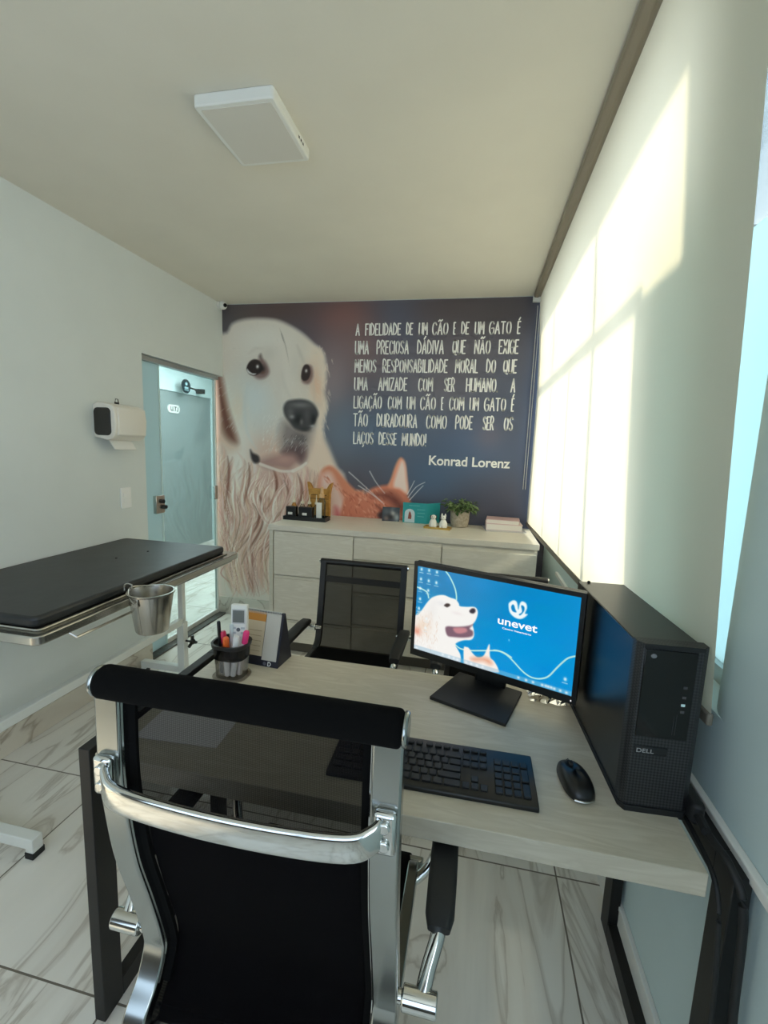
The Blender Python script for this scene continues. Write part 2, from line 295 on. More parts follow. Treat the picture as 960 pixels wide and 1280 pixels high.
ART = {'body':[(-2288,2407),(-2017,2300),(-1940,2371),(-1838,2402),(-1704,2408),(-1571,2394),(-1460,2352),(-1356,2292),(-1265,2216),(-1207,2175),(-1174,2099),(-1165,1982),(-1176,1863),(-1148,1762),(-1166,1683),(-1183,1592),(-1169,1513),(-1121,1410),(-1067,1301),(-987,1199),(-977,821),(-1459,519),(-1584,-116),(-2277,-201),(-2396,1127)],'ear':[(-2142,1976),(-2057,1964),(-2023,1883),(-1997,1759),(-1963,1633),(-1901,1489),(-1887,1399),(-1966,1377),(-2051,1439),(-2109,1404),(-2182,1401)],'eardark':[(-2071,1976),(-2036,1952),(-2016,1852),(-1983,1715),(-1942,1589),(-1901,1457),(-1965,1461),(-2028,1536),(-2061,1694),(-2080,1851)],'earlight':[(-2156,1976),(-2093,1945),(-2067,1789),(-2055,1631),(-2071,1515),(-2122,1481),(-2180,1499)],'farear':[(-1271,2175),(-1201,2157),(-1173,2070),(-1171,1952),(-1182,1851),(-1161,1761),(-1178,1653),(-1189,1530),(-1229,1590),(-1245,1742),(-1292,1831),(-1267,1921),(-1269,2040)],'chestR':[(-1228,1560),(-1175,1512),(-1121,1404),(-1066,1257),(-1130,1192),(-1228,1155),(-1329,1182),(-1343,1276),(-1291,1360),(-1253,1467)],'eyeL':[(-1820,2033),(-1799,2081),(-1758,2105),(-1711,2093),(-1684,2051),(-1698,2009),(-1745,1984),(-1793,1990)],'eyeR':[(-1362,1968),(-1356,2028),(-1334,2064),(-1301,2058),(-1288,2005),(-1306,1957),(-1339,1945)],'crescent':[(-1813,2033),(-1800,2017),(-1772,1999),(-1738,1996),(-1759,1987),(-1793,1996),(-1813,2014)],'brow':[(-1718,2123),(-1697,2147),(-1681,2099),(-1691,2087)],'nose':[(-1509,1737),(-1482,1786),(-1429,1802),(-1350,1806),(-1284,1789),(-1238,1748),(-1218,1694),(-1243,1645),(-1275,1589),(-1334,1569),(-1407,1579),(-1454,1627),(-1495,1676)],'muzzle':[(-1521,1613),(-1454,1633),(-1334,1569),(-1275,1589),(-1286,1484),(-1312,1402),(-1344,1326),(-1411,1355),(-1493,1377),(-1534,1457)],'mouth':[(-1726,1310),(-1636,1352),(-1534,1381),(-1452,1416),(-1385,1412),(-1325,1383),(-1344,1326),(-1397,1299),(-1458,1251),(-1547,1260),(-1636,1256)],'lipdark':[(-1520,1394),(-1453,1441),(-1386,1456),(-1319,1433),(-1318,1371),(-1351,1320),(-1384,1343),(-1425,1379)],'corner':[(-1792,1403),(-1768,1378),(-1719,1355),(-1713,1310),(-1754,1296),(-1782,1333)],'catear':[(-1217,868),(-1214,1124),(-1197,1239),(-1158,1290),(-1112,1305),(-1060,1276),(-987,1199),(-907,1129),(-829,1096),(-808,833)],'catearin':[(-1189,1189),(-1157,1241),(-1111,1243),(-1064,1170),(-1009,1073),(-973,948),(-991,884),(-1163,872)],'catearpink':[(-1072,980),(-1039,970),(-1012,914),(-1030,868),(-1070,878)],'cathead':[(-995,1042),(-900,1104),(-830,1102),(-780,1142),(-705,1170),(-619,1181),(-544,1161),(-485,1091),(-449,983),(-441,797),(-988,755)],'catrear':[(-649,1161),(-627,1236),(-600,1328),(-572,1383),(-547,1387),(-521,1349),(-505,1254),(-492,1115),(-568,1147)],'catrearin':[(-606,1176),(-580,1293),(-552,1366),(-526,1331),(-509,1223),(-499,1127),(-556,1154)],'cateye':[(-722,946),(-673,987),(-618,1003),(-566,975),(-570,913),(-683,905)],'w0':[(-962,1262),(-838,1163),(-688,1042)],'w1':[(-797,1276),(-744,1193),(-672,1111)],'w2':[(-883,1161),(-772,1099),(-675,1030)],'w3':[(-491,1091),(-434,1173),(-369,1213)],'w4':[(-498,1115),(-470,1171),(-448,1221)],'w5':[(-478,1073),(-420,1143),(-380,1188)],'g0':[(-2123,1436),(-2128,1141),(-2105,807),(-2021,470),(-1921,164)],'g1':[(-2008,1408),(-2055,1144),(-2016,813),(-1984,473),(-1950,161)],'g2':[(-1846,1317),(-1912,1073),(-1864,823),(-1962,475),(-1891,167)],'g3':[(-1726,1290),(-1769,1041),(-1728,846),(-1888,516),(-1832,174)],'g4':[(-1629,1263),(-1671,1047),(-1699,835),(-1851,519),(-1773,180)],'g5':[(-1533,1235),(-1518,1043),(-1601,808),(-1757,527),(-1700,187)],'g6':[(-1424,1253),(-1422,1036),(-1517,794),(-1671,534),(-1642,194)],'g7':[(-1297,1309),(-1314,1055),(-1420,821),(-1565,577),(-1613,197)],'g8':[(-1165,1315),(-1193,1062),(-1290,830),(-1459,586),(-1563,202)],'bg':[(-1871,2459,244,134,(78,74,74),0.9),(-1539,2481,366,122,(84,64,62),0.9),(-1031,2413,244,183,(112,70,66),0.9),(-870,2156,305,244,(120,84,80),0.6),(-1113,1923,183,305,(132,112,116),0.8),(-612,2460,158,152,(72,76,96),0.8),(-267,2453,305,134,(74,62,66),0.9),(66,2419,366,170,(62,54,58),0.9),(-1041,1565,183,244,(92,104,120),0.8),(-473,1986,366,244,(92,90,104),0.7),(-22,2098,366,244,(86,80,88),0.7),(-231,1818,244,152,(104,92,96),0.5),(-696,1576,366,244,(70,92,120),0.8),(19,1483,427,305,(58,80,116),0.9),(-316,1233,305,244,(54,80,112),0.9),(218,1826,244,366,(66,74,96),0.8),(160,1082,366,183,(58,60,80),0.8),(70,1570,109,109,(110,90,100),0.4),(-181,940,488,122,(64,64,80),0.7),(378,1719,85,854,(70,86,124),0.8),(-604,2267,152,183,(66,74,100),0.5)],'words':[(2276,78,[('A',-942,-904),('FIDELIDADE',-869,-594),('DE',-563,-506),('UM',-472,-400),('CÃO',-374,-254),('E',-225,-201),('DE',-169,-107),('UM',-75,-2),('GATO',24,181),('É',213,243)]),(2143,89,[('UMA',-943,-831),('PRECIOSA',-778,-532),('DÁDIVA',-477,-278),('QUE',-224,-123),('NÃO',-70,48),('EXIGE',98,240)]),(2012,87,[('MENOS',-942,-770),('RESPONSABILIDADE',-728,-242),('MORAL',-197,-28),('DO',22,94),('QUE',138,238)]),(1881,89,[('UMA',-942,-830),('AMIZADE',-756,-530),('COM',-456,-342),('SER',-268,-185),('HUMANO.',-112,120),('A',199,237)]),(1749,86,[('LIGAÇÃO',-943,-718),('COM',-678,-566),('UM',-536,-464),('CÃO',-435,-314),('E',-282,-259),('COM',-223,-109),('UM',-78,-5),('GATO',25,182),('É',212,239)]),(1615,90,[('TÃO',-942,-821),('DURADOURA',-759,-445),('COMO',-384,-227),('PODE',-172,-40),('SER',24,108),('OS',171,241)]),(1482,86,[('LAÇOS',-938,-773),('DESSE',-739,-593),('MUNDO!',-562,-370)])]}
SCR = {'dog':[(-38,347),(14,420),(49,503),(76,582),(110,658),(153,704),(196,723),(241,711),(277,704),(300,667),(309,640),(357,651),(397,668),(419,654),(428,604),(418,525),(401,465),(409,415),(414,347),(397,292),(350,264),(310,222),(295,184),(315,134),(333,83),(336,12),(310,-37),(-10,-25)],'mouth':[(219,344),(237,376),(287,392),(342,421),(382,450),(404,472),(383,416),(405,390),(401,335),(349,294),(279,268),(236,266)],'tongue':[(274,368),(322,398),(357,404),(365,372),(326,331),(290,327)],'nose':[(373,612),(388,644),(406,648),(412,621),(400,593),(381,591)],'eye':[(201,605),(216,633),(236,637),(243,621),(225,593),(211,594)],'catb':[(358,0),(352,176),(368,195),(385,192),(412,146),(444,117),(479,145),(498,223),(509,287),(517,288),(524,162),(552,124),(581,48),(564,5),(366,-32)],'cato':[(402,76),(427,107),(479,135),(519,136),(540,95),(522,74),(482,88),(430,61)],'curve1':[(200,996),(224,953),(249,889),(269,823),(280,755),(283,702)],'curve2':[(295,184),(321,161),(349,157),(397,168),(488,213),(564,250),(608,249),(653,221)],'curve3':[(545,247),(577,253),(622,234),(667,184),(719,112),(763,75),(803,72),(842,96),(873,141),(906,234),(935,312),(963,374),(998,412)],'curve0':[(0,747),(44,734),(77,708),(89,650)],'logo_u':[(611,773),(616,802),(636,832),(654,828),(663,798),(670,749),(676,814),(689,841),(711,827),(718,781),(710,723),(725,718),(704,671),(679,650),(648,659),(621,699)],'logo_in1':[(627,762),(635,787),(644,780),(652,744),(660,714),(642,712),(631,730)],'logo_in2':[(684,790),(694,799),(704,781),(703,742),(685,693),(676,698),(692,732)],'unevet':[(555,553),(786,549),(552,626)],'centro':[(585,502),(754,504),(584,524)],'icons':[(27,967),(82,971),(138,969),(26,851),(83,849),(138,846),(24,740),(83,735),(27,615),(22,499),(82,397),(77,282),(959,153)],'taskicons':[(20,15),(212,28),(256,26),(289,24),(314,19),(374,20),(408,20),(445,22),(482,24),(703,25),(748,23),(788,24),(840,23),(860,25),(874,24),(890,25),(907,22),(939,21),(972,19)]}

# ------------------------------------------------------------------ the room
XL, XR, YB, H = -2.025, .52, 3.374, 2.52
m_wall = plaster('wall_paint', (230,235,231)); m_ceil = plaster('ceiling_paint', (234,228,213), .75)
m_cool = plaster('cool_wall_paint', (204,222,222)); m_tile = marble('marble_floor_tile', (240,236,226), (198,190,177)); m_skirt = marble('marble_skirting', (226,219,205), (176,164,148), False)
m_white = mat('white_paint', (236,236,230), .4); m_alu = mat('brushed_aluminium', (186,188,186), .3, 1); m_dark = mat('dark_granite', (72,72,68), .35)
noise_color(m_dark, [(.35, (60,60,57)), (.65, (98,97,91))], 60, coords(m_dark))
struct('floor', MB().box((-4.0,-1.4,-.08),(.67,7.7,0)), m_tile)
struct('ceiling', MB().box((-4.0,-1.4,H),(.67,7.7,H+.08)), m_ceil)
struct('wall_left', MB().box((-2.105,-1.3,0),(XL,2.472,H)).box((-2.105,2.472,1.972),(XL,YB,H)), m_wall)
struct('wall_back', MB().box((-2.105,YB,0),(.67,YB+.12,H)), m_wall)
jamb = [(XR,-.20),(XR,.955)]+[(.66-.14*math.cos(a), .955+.14*math.sin(a)) for a in np.linspace(.1,PI/2,12)]+[(.67,1.095),(.67,-.20)]    # plaster jamb, its rounding added to soften the light edge beside the blind
struct('wall_right', MB().box((XR,-1.3,0),(.67,YB,.94)).box((XR,-1.3,2.45),(.67,YB,H)).prism(jamb, 2, .94, 2.45).box((XR,-1.3,.94),(.67,-1.15,2.45)).box((XR,3.30,.94),(.67,YB,2.45)), m_cool, smooth=True)
m_back = plaster('low_bounce_wall', (84,82,78))  # unseen wall made dark so it bounces less light onto front faces
struct('wall_front', MB().box((-2.105,-1.4,0),(.67,-1.3,.8)).box((-2.105,-1.4,2.3),(.67,-1.3,H)).box((-2.105,-1.4,.8),(-1.7,-1.3,2.3)).box((.5,-1.4,.8),(.67,-1.3,2.3)), m_back)
struct('wall_corridor_far', MB().box((-4.0,1.4,0),(-3.8,4.84,H)).box((-4.0,6.0,0),(-3.8,7.7,H)).box((-4.0,4.84,2.075),(-3.8,6.0,H)), m_cool)
struct('wall_corridor_near', MB().box((-2.105,YB+.12,0),(-2.0,7.7,H)), m_cool)
struct('wall_corridor_end', MB().box((-3.8,7.6,0),(-2.105,7.7,H)), m_cool)
struct('wall_corridor_side', MB().box((-3.8,1.4,0),(-2.105,1.5,H)), m_cool)
struct('baseboard_left', MB().box((XL,-1.3,0),(XL+.012,2.46,.125)), m_skirt, bevel=.002)
struct('baseboard_back', MB().box((-2.095,YB-.012,0),(.52,YB,.15)), m_skirt, bevel=.002)
struct('baseboard_right', MB().box((XR-.012,-1.3,0),(XR,YB-.012,.105)).box((XR-.014,-1.3,.105),(XR,YB-.012,.12)), m_white, bevel=.002)
struct('trim_1', MB().box((XR-.016,-1.3,.742),(XR,YB-.6,.764)), m_white, bevel=.003)
struct('trim_2', MB().box((-2.1,2.475,.0),(-2.02,YB-.014,.012)), m_dark, bevel=.002)
# window behind the blind: outer aluminium frame, transom and mullions
win = struct('window_1', MB().box((.59,1.09,.94),(.63,3.30,.98)).box((.59,1.09,2.41),(.63,3.30,2.45)).box((.59,1.09,.98),(.63,1.11,2.41)).box((.59,3.26,.98),(.63,3.30,2.41)), m_alu)
wf = MB().box((.592,1.335,1.985),(.628,3.26,2.03))
for y, w in ((1.36,.05),(1.83,.035),(2.25,.022),(2.72,.02)): wf.box((.594,y-w/2,.98),(.626,y+w/2,1.985))
for y, w in ((1.83,.03),(2.72,.02)): wf.box((.594,y-w/2,2.03),(.626,y+w/2,2.41))
struct('window_bars', wf, m_alu, win)
m_pane = glass('window_glass', (240,246,246), 0, .1)
for (y0,y1,z0,z1) in ((1.385,1.8125,.98,1.985),(1.8475,2.239,.98,1.985),(2.261,2.71,.98,1.985),(2.73,3.26,.98,1.985),(1.11,1.335,2.010,2.41),(1.335,1.815,2.03,2.41),(1.845,2.71,2.03,2.41),(2.73,3.26,2.03,2.41)):
    struct('pane', MB().box((.608,y0,z0),(.612,y1,z1)), m_pane, win)
struct('dimming_pane', MB().box((.607,1.11,.98),(.613,1.335,2.008)), translucent('dimming_glass', (200,216,218), (186,212,217), .6), win)  # made-up diffusing pane: dims the lower blind, brightens the strip beside it
for ch in win.children:                                             # the frame's own mesh was moved to its base
    ch.location = -win.location
sw_ = struct('side_fill_window', MB().box((.59,-1.15,.94),(.63,-.20,.98)).box((.59,-1.15,2.41),(.63,-.20,2.45)).box((.59,-1.15,.98),(.63,-1.11,2.41)).box((.59,-.24,.98),(.63,-.20,2.41)).box((.592,-.69,.98),(.628,-.65,2.41)), m_alu)  # unseen window made up as the opening for the side fill
rw = struct('rear_fill_window', MB().box((-1.7,-1.37,.8),(.5,-1.33,.84)).box((-1.7,-1.37,2.26),(.5,-1.33,2.3)).box((-1.7,-1.37,.84),(-1.66,-1.33,2.26)).box((.46,-1.37,.84),(.5,-1.33,2.26)).box((-.62,-1.37,.84),(-.58,-1.33,2.26)), m_alu)  # unseen window made up as the opening for the rear fill
# glass door in the left wall
m_door_glass = glass('door_glass', (228,236,236), .02, .025); m_strip = translucent('frosted_side_strip', (204,222,224), (196,216,220), .4)
m_edge = mat('polished_glass_edge', (214,240,238), .15); m_chrome = mat('chrome', (214,216,214), .09, 1); m_steel = mat('satin_steel', (190,188,182), .26, 1)
m_black = mat('black_plastic', (16,17,18), .38); m_dull = mat('matt_black_plastic', (22,23,24), .6)
def wmb(t, mb): return mb.move(Matrix.Translation(-Vector(t.location)))
dr = struct('door_1', MB().box((-2.094,2.70,.012),(-2.086,3.335,1.94)), m_door_glass)
def dpart(n, mb, m, **kw):
    o = struct(n, mb, m, dr, **kw); o.location = -dr.location; return o
dpart('glass_edge', MB().box((-2.096,2.688,.012),(-2.084,2.70,1.94)), m_edge)
dpart('fixed_glass_strip', MB().box((-2.094,2.476,.012),(-2.086,2.688,1.94)), m_strip)
dpart('top_track', MB().box((-2.10,2.474,1.94),(-2.05,YB-.03,1.968)), m_alu)
dpart('side_profile', MB().box((-2.102,3.335,.012),(-2.078,3.352,1.94)), m_white)
dpart('bottom_rail', MB().box((-2.100,2.70,.012),(-2.080,3.335,.045)), m_white)
lk_ = dpart('lock_case', MB().box((-2.084,2.60,.965),(-2.060,2.685,1.085)), m_steel, bevel=.003)
o = struct('lock_cylinder', MB().tube([(-2.060,2.655,1.045),(-2.045,2.655,1.045)], .014).tube([(-2.060,2.672,1.005),(-2.04,2.672,1.005)], .014), m_black, lk_)
o.location = (0,0,0)
dpart('hinge', MB().box((-2.084,3.30,.99),(-2.066,3.345,1.10)), m_steel, bevel=.003)
# grey corridor door with its room plate
m_teal = mat('grey_door_lacquer', (138,148,147), .3)
d2 = struct('door_2', MB().box((-3.83,4.86,0),(-3.80,5.98,2.06)), m_teal)
def d2part(n, mb, m, par=None, **kw):
    o = struct(n, mb, m, par or d2, **kw)
    if par is None: o.location = -d2.location
    return o
d2part('door_frame', MB().box((-3.81,4.80,0),(-3.785,4.86,2.12)).box((-3.81,5.98,0),(-3.785,6.04,2.12)).box((-3.81,4.86,2.06),(-3.785,5.98,2.12)), m_cool)
d2part('room_plate', MB().prism(rounded(.225,.10,.045,6,5.165,1.845), 0, -3.80, -3.79), m_white)
l = lettering('plate_lettering', 'U.T.I', mat('plate_ink', (40,50,54), .5), d2, (-3.788,5.095,1.818), (0,1,0), (0,0,1), .15, .058, .035); l.location = -d2.location
# round projecting sign in the corridor
sg = thing('corridor_sign', 'round dark sign on a thin bracket, high up behind the glass door', 'sign', (-3.70,5.28,2.12))
obj('disc', MB().tube([(0,.0,.02),(.012,0,.02)], .088, 28), mat('sign_navy', (14,34,42), .4), sg)
obj('bracket', MB().tube([(.006,.08,.01),(.006,.36,.0)], .010).box((-.1,.34,-.03),(.016,.40,.03)), m_dull, sg)
obj('pictogram', MB().tube([(.012,.0,.05),(.0145,0,.05)], .022, 16).box((.012,-.035,-.012),(.0145,.035,.012)).box((.012,-.04,-.032),(.0145,.04,-.022)), mat('sign_print', (150,186,190), .5), sg)
# ------------------------------------------------------------------ mural
mur = thing('wall_mural', 'printed wall mural of a golden retriever, a cat and a white quotation', 'mural', (-.79, YB-.002, .15))
C = Canvas(-2.10, .52, .15, 2.515, 205)
C.img[:] = (84,80,90)
mm_ = lambda pts: [(a/1000, b/1000) for a, b in pts]
A = {k: mm_(v) for k, v in ART.items() if k not in ('bg', 'words')}
for x, z, rx, rz, col, al in ART['bg']: C.blob(x/1000, z/1000, rx/1000, rz/1000, tuple(.8*(v*1.12+4)+.2*sum(col)/3 for v in col), al)  # tall narrow blue blob at the right end paints window light into the print
cream, pale, tan, brown = (222,216,205), (234,228,218), (205,172,150), (146,92,74)
C.poly(A['body'], (214,202,188), .02)
def inside_mask(pts):
    d, ins, _ = C.segd(spline(pts, 4, True), (slice(None), slice(None)), True); return np.clip(.5+np.where(ins, d, -d)/.03, 0, 1)
keep = C.img.copy(); bm_ = inside_mask(A['body'])[..., None]
# head modelling: flat tones of the fur
def B(u, v, rx, ry, col, al, ang=0): C.blob(u/1000, v/1000, rx/1000, ry/1000, col, al, ang)
HEAD = ART['body']
def P_(i): return ART[i]
ex, ez = P_('eyeL')[3]; nx_, nz = P_('nose')[3]; rx_, rz_ = P_('eyeR')[2]
B(ex+60, ez+170, 330, 150, (226,221,212), .9)                        # forehead
B(ex-40, ez-300, 190, 260, (206,212,212), .9)                        # cheek, bluish white
B(ex+190, ez-60, 120, 240, (224,215,205), .8, .15)                   # bridge of the nose
B(ex+60, ez-480, 200, 120, (206,205,200), .7)
B(ex-190, ez-380, 70, 160, (222,196,170), .7)
B(ex+120, ez-700, 420, 140, (202,160,140), .85)                      # throat
B(ex-150, ez-640, 140, 170, (224,216,206), .8)
B(ex+100, ez-1050, 420, 330, (203,160,143), .85)
B(ex+330, ez-620, 150, 150, (226,198,176), .9)
B(rx_+70, rz_+40, 70, 190, (228,214,198), .9)
C.img = keep*(1-bm_)+C.img*bm_
C.poly(A['farear'], (226,206,186), .03, .85); B(rx_+95, rz_-150, 50, 130, (222,178,146), .8, .2)
C.poly(A['chestR'], (228,202,180), .04, .8)
C.poly(A['ear'], (206,170,148), .03, .9); C.poly(A['eardark'], (104,60,46), .035, .95); C.poly(A['earlight'], (212,178,160), .02, .85)
g = [A['g%d' % i] for i in range(9)]
pal = [(232,217,203), (240,229,218), (214,176,156), (196,146,126), (176,122,102), (150,98,80), (226,204,188)]
def resample(p, n=9):
    p = spline(p, 6); i = np.linspace(0, len(p)-1, n); a = np.array(p); k = np.arange(len(p)); return np.stack([np.interp(i, k, a[:,0]), np.interp(i, k, a[:,1])], 1)
G = np.array([resample(q, 25) for q in g])
for u_, v_, a_, b_, c_, al_ in ((288,585,14,24,(228,216,205),.8),(272,640,8,40,(214,186,166),.6),(330,620,18,22,(226,204,190),.6),(345,600,26,14,(176,120,106),.6),(300,660,20,24,(190,140,122),.5),(318,700,14,30,(170,112,96),.5),(290,725,14,20,(214,184,168),.6),(370,600,14,26,(226,200,182),.6)):
    u0, v0 = ex/1000+(u_-317)*.00612, ez/1000-(v_-449)*.00612; C.blob(u0, v0, a_*.0061, b_*.0061, c_, al_)
def lock(s0, ln, f, amp, turns, jx):
    i = int(f); t = f-i; p = (G[i]*(1-t)+G[i+1]*t)[s0:s0+ln].copy(); u = np.linspace(0, 1, len(p))
    p[:,0] += amp*np.sin(u*PI*turns)+jx*(1-u*.5); p[:,1] += amp*.4*np.cos(u*PI*turns); return p[::2] if len(p) > 4 else p
def coatcol(z):                                                      # coat tones of the print: darker, redder in the middle of the chest
    return np.array([(224,198,180),(200,156,136),(176,120,100),(146,94,76),(232,218,204),(210,174,154)])[int(RNG.choice(6, p=[.2,.24,.18,.12,.12,.14]))]
for n_k, w0, w1, al0, al1, amp in ((130,.018,.042,.30,.55,.05),(330,.006,.014,.35,.65,.04),(380,.0022,.0045,.4,.75,.035)):
    for k in range(n_k):
        s0 = int(RNG.integers(0, 19)); p = lock(s0, int(RNG.integers(6, 12)), RNG.uniform(0, 7.99), RNG.normal(0, amp), RNG.uniform(.5, 1.5), RNG.normal(0, .015))
        if len(p) < 3: continue
        c = coatcol(0)+RNG.normal(0, 5, 3)+(10 if w0 < .003 else 0); w = RNG.uniform(w0, w1)
        C.stroke(p, w, w*.4, c, RNG.uniform(al0, al1), taper=True)
for f, s0 in ((1.2,2),(2.4,1),(3.3,5),(4.4,1),(5.2,3),(2.8,9),(4.0,11),(5.8,9),(6.3,2)):   # deep partings between the locks
    p = lock(s0, 9, f, .04, 1.2, 0); C.stroke(p, .016, .004, (112,64,50), .75, taper=True, soft=.018)
keep = C.img.copy()
for k in range(420):                                                 # short fur on the head
    x = RNG.uniform(-2.05, -1.2); z = RNG.uniform(1.55, 2.42); dx, dz = x-(ex/1000+.25), z-(ez/1000-.1)
    L = math.hypot(dx, dz)+1e-6; ux, uz = dx/L, dz/L-.35; q = RNG.uniform(.02, .05)
    C.stroke([(x, z), (x+ux*q, z+uz*q)], .0035, .002, tuple(np.array((216,211,202))+RNG.normal(0, 10)), .28, False, True)
bm2 = np.clip(bm_*1.6-.6, 0, 1); C.img = keep*(1-bm2)+C.img*bm2
for k in range(70):                                                  # ear and neck fringe
    x, z = A['farear'][int(RNG.integers(1, 8))]; x += RNG.normal(0, .02); z += RNG.normal(0, .03)
    C.stroke([(x, z), (x+RNG.normal(.012, .014), z-RNG.uniform(.03, .07))], .005, .002, (230,208,188), .5, False, True)
for P5 in ([(316,596),(306,612),(304,630),(312,646)],[(326,592),(314,612),(312,634),(322,652),(330,660)],[(340,598),(326,616),(322,640),(330,656)],[(352,604),(340,618),(334,640),(340,662)],[(300,590),(292,606),(290,628),(296,650)],[(362,600),(358,622),(348,646),(352,668)],[(284,600),(280,626),(284,656)],[(345,640),(332,664),(322,690),(322,716)],[(310,648),(304,672),(300,700),(306,730)]):
    q5 = [(ex/1000+(u-317)*.00612, ez/1000-(v-449)*.00612) for u, v in P5]
    for d5 in range(5): C.stroke([(a+RNG.normal(0,.012), b+RNG.normal(0,.01)) for a, b in q5], .009, .003, (238,224,212) if d5 < 3 else (186,134,116), .6, taper=True)
# creases, eyes, nose and mouth
cx0, cz0 = A['brow'][0]
px = lambda u, v: (ex/1000+(u-317)*.00612, ez/1000-(v-449)*.00612)
C.stroke([px(344,409), px(349,420), px(354,436), px(358,455)], .006, .004, (176,168,156), .75, taper=True); C.stroke([px(346,414), px(351,428)], .005, .003, (128,120,110), .6, taper=True)
for u, v, r_, q, col, al in ((318,460,14,13,(178,160,150),.6),(382,466,9,13,(186,160,146),.6),(330,440,12,10,(196,190,180),.5),(345,470,8,24,(206,196,186),.5),(366,455,8,16,(206,200,190),.5)): x, z = px(u, v); C.blob(x, z, r_*.006, q*.006, col, al)
for P5, w5, c5, a5 in (([px(352,512), px(344,528), px(338,548), px(330,566)], .022, (196,190,184), .5), ([px(362,497), px(352,480), px(348,462)], .016, (204,196,186), .5), ([px(392,500), px(391,484), px(389,470)], .014, (206,186,168), .6), ([px(300,478), px(296,510), px(300,540), px(312,560)], .02, (196,200,200), .45), ([px(330,470), px(340,490), px(346,505)], .016, (212,202,192), .5), ([px(368,430), px(374,444), px(378,452)], .012, (190,180,168), .6), ([px(302,440), px(312,434), px(322,434)], .012, (200,190,178), .55)): C.stroke(P5, w5, w5*.4, c5, a5, taper=True, soft=.03)
for k in range(260):
    u, v = RNG.uniform(322, 372), RNG.uniform(515, 562); x, z = px(u, v)
    if u > 352 and v < 540: continue
    q = RNG.uniform(.015, .035); C.stroke([(x, z), (x-q*.5, z-q*.9)], .003, .0015, tuple(np.array((226,222,216))+RNG.normal(0, 12)), .35, False, True)
C.poly(A['brow'], (98,84,80), .012, .8)
C.poly([px(306,463), px(309,453), px(316,447), px(325,449), px(331,462), px(325,470), px(314,471)], (120,92,90), .014, .85)
C.poly(A['eyeL'], (44,30,30), .006); C.poly(A['crescent'], (224,222,220), .005); x, z = px(320,459); C.blob(x, z, .03, .03, (26,18,20), .95)
x, z = px(314.5,456); C.blob(x, z, .012, .014, (232,232,230), .95); x, z = px(322,463); C.blob(x, z, .016, .012, (104,72,58), .8)
C.poly([px(375,474), px(376,461), px(381,454), px(388,456), px(389.5,468), px(384,477)], (120,90,86), .012, .85)
C.poly(A['eyeR'], (46,30,30), .006); x, z = px(380.5,461); C.blob(x, z, .010, .013, (226,224,222), .9)
C.poly(A['muzzle'], (122,112,112), .05, .85); x, z = px(372,545); C.blob(x, z, .06, .05, (84,76,78), .6)
C.poly(A['mouth'], (158,116,108), .03, .9); C.poly(A['lipdark'], (96,74,76), .03, .85); C.poly(A['corner'], (42,34,36), .012, .95)
x, z = px(352,573); C.blob(x, z, .07, .03, (186,138,128), .6); C.stroke([px(318,580), px(332,584), px(348,588), px(364,587)], .012, .010, (224,208,196), .8); C.stroke([px(364,587), px(374,582), px(382,576)], .014, .01, (226,212,200), .8)
C.poly(A['nose'], (66,64,66), .012)
for u, v, r_, q, col, al in ((374,503,15,4,(124,120,122),.8),(360,512,5,6,(104,100,102),.7),(370,521,7,7,(22,20,22),.95),(391,521,4,7,(20,18,20),.95),(362,518,4,3,(150,146,148),.8),(375,524,2.5,4,(122,116,118),.8),(390,529,4,2,(168,166,168),.8),(382,515,4,9,(88,84,86),.6),(380,534,8,3,(40,38,40),.7)): x, z = px(u, v); C.blob(x, z, r_*.006, q*.006, col, al)
for k in range(60):
    x, z = px(RNG.uniform(352, 384), RNG.uniform(538, 560)); q = RNG.uniform(.015, .035); C.stroke([(x, z), (x-q*.6, z-q)], .003, .0015, tuple(RNG.choice([(196,190,188),(70,64,66)])), .5, False, True)
# cat
C.poly(A['catear'], (206,122,92), .014); C.poly(A['catearin'], (228,196,186), .03, .95); C.poly(A['catearpink'], (196,96,100), .025, .9)
C.poly(A['cathead'], (196,108,82), .014); C.poly(A['catrear'], (218,136,104), .010); C.poly(A['catrearin'], (236,208,198), .014, .95)
for k in range(260):
    x0, z0 = A['cathead'][0]; x = RNG.uniform(x0-.02, x0+.5); z = RNG.uniform(z0-.3, z0+.1)
    u = 317+(x-ex/1000)/.00612; v = 449-(z-ez/1000)/.00612
    if v < 606+max(0, (462-u))*.5 or (u > 498 and v < 606+(u-498)*1.1): continue
    q = RNG.uniform(.02, .05); a = 2.2+(u-470)*.012+RNG.normal(0, .25)
    C.stroke([(x, z), (x+q*math.cos(a), z+q*math.sin(a))], .006, .003, tuple(RNG.choice([(150,66,46),(222,148,116),(176,86,62),(228,170,142)])), .55, False, True)
for k in range(90):
    t = RNG.uniform(0, 1); x, z = px(403+t*46, 586+t*30+RNG.uniform(0, 8)); q = RNG.uniform(.015, .04); C.stroke([(x, z), (x+q*.8, z-q)], .005, .002, tuple(RNG.choice([(168,78,54),(226,150,120),(190,98,70)])), .55, False, True)
C.poly([px(470,612), px(490,607), px(503,612), px(512,625), px(505,630), px(490,618)], (104,52,42), .03, .8)
C.stroke([px(473,622), px(487,632), px(505,634)], .014, .008, (132,66,50), .7, taper=True); x, z = px(500,640); C.blob(x, z, .05, .06, (230,206,196), .7); C.poly(A['cateye'], (52,40,42), .014, .9); x, z = px(488,640); C.blob(x, z, .02, .014, (190,180,176), .8)
for i in range(6): C.stroke(A['w%d' % i], .003, .002, (226,226,230), .8, soft=.004)
v_ = np.clip(C.img*1.10, 0, 255); w_ = np.clip((C.img.max(2, keepdims=True)-95)/90, 0, 1); C.img = v_*(1-w_)+w_*255*(v_/255)**.84
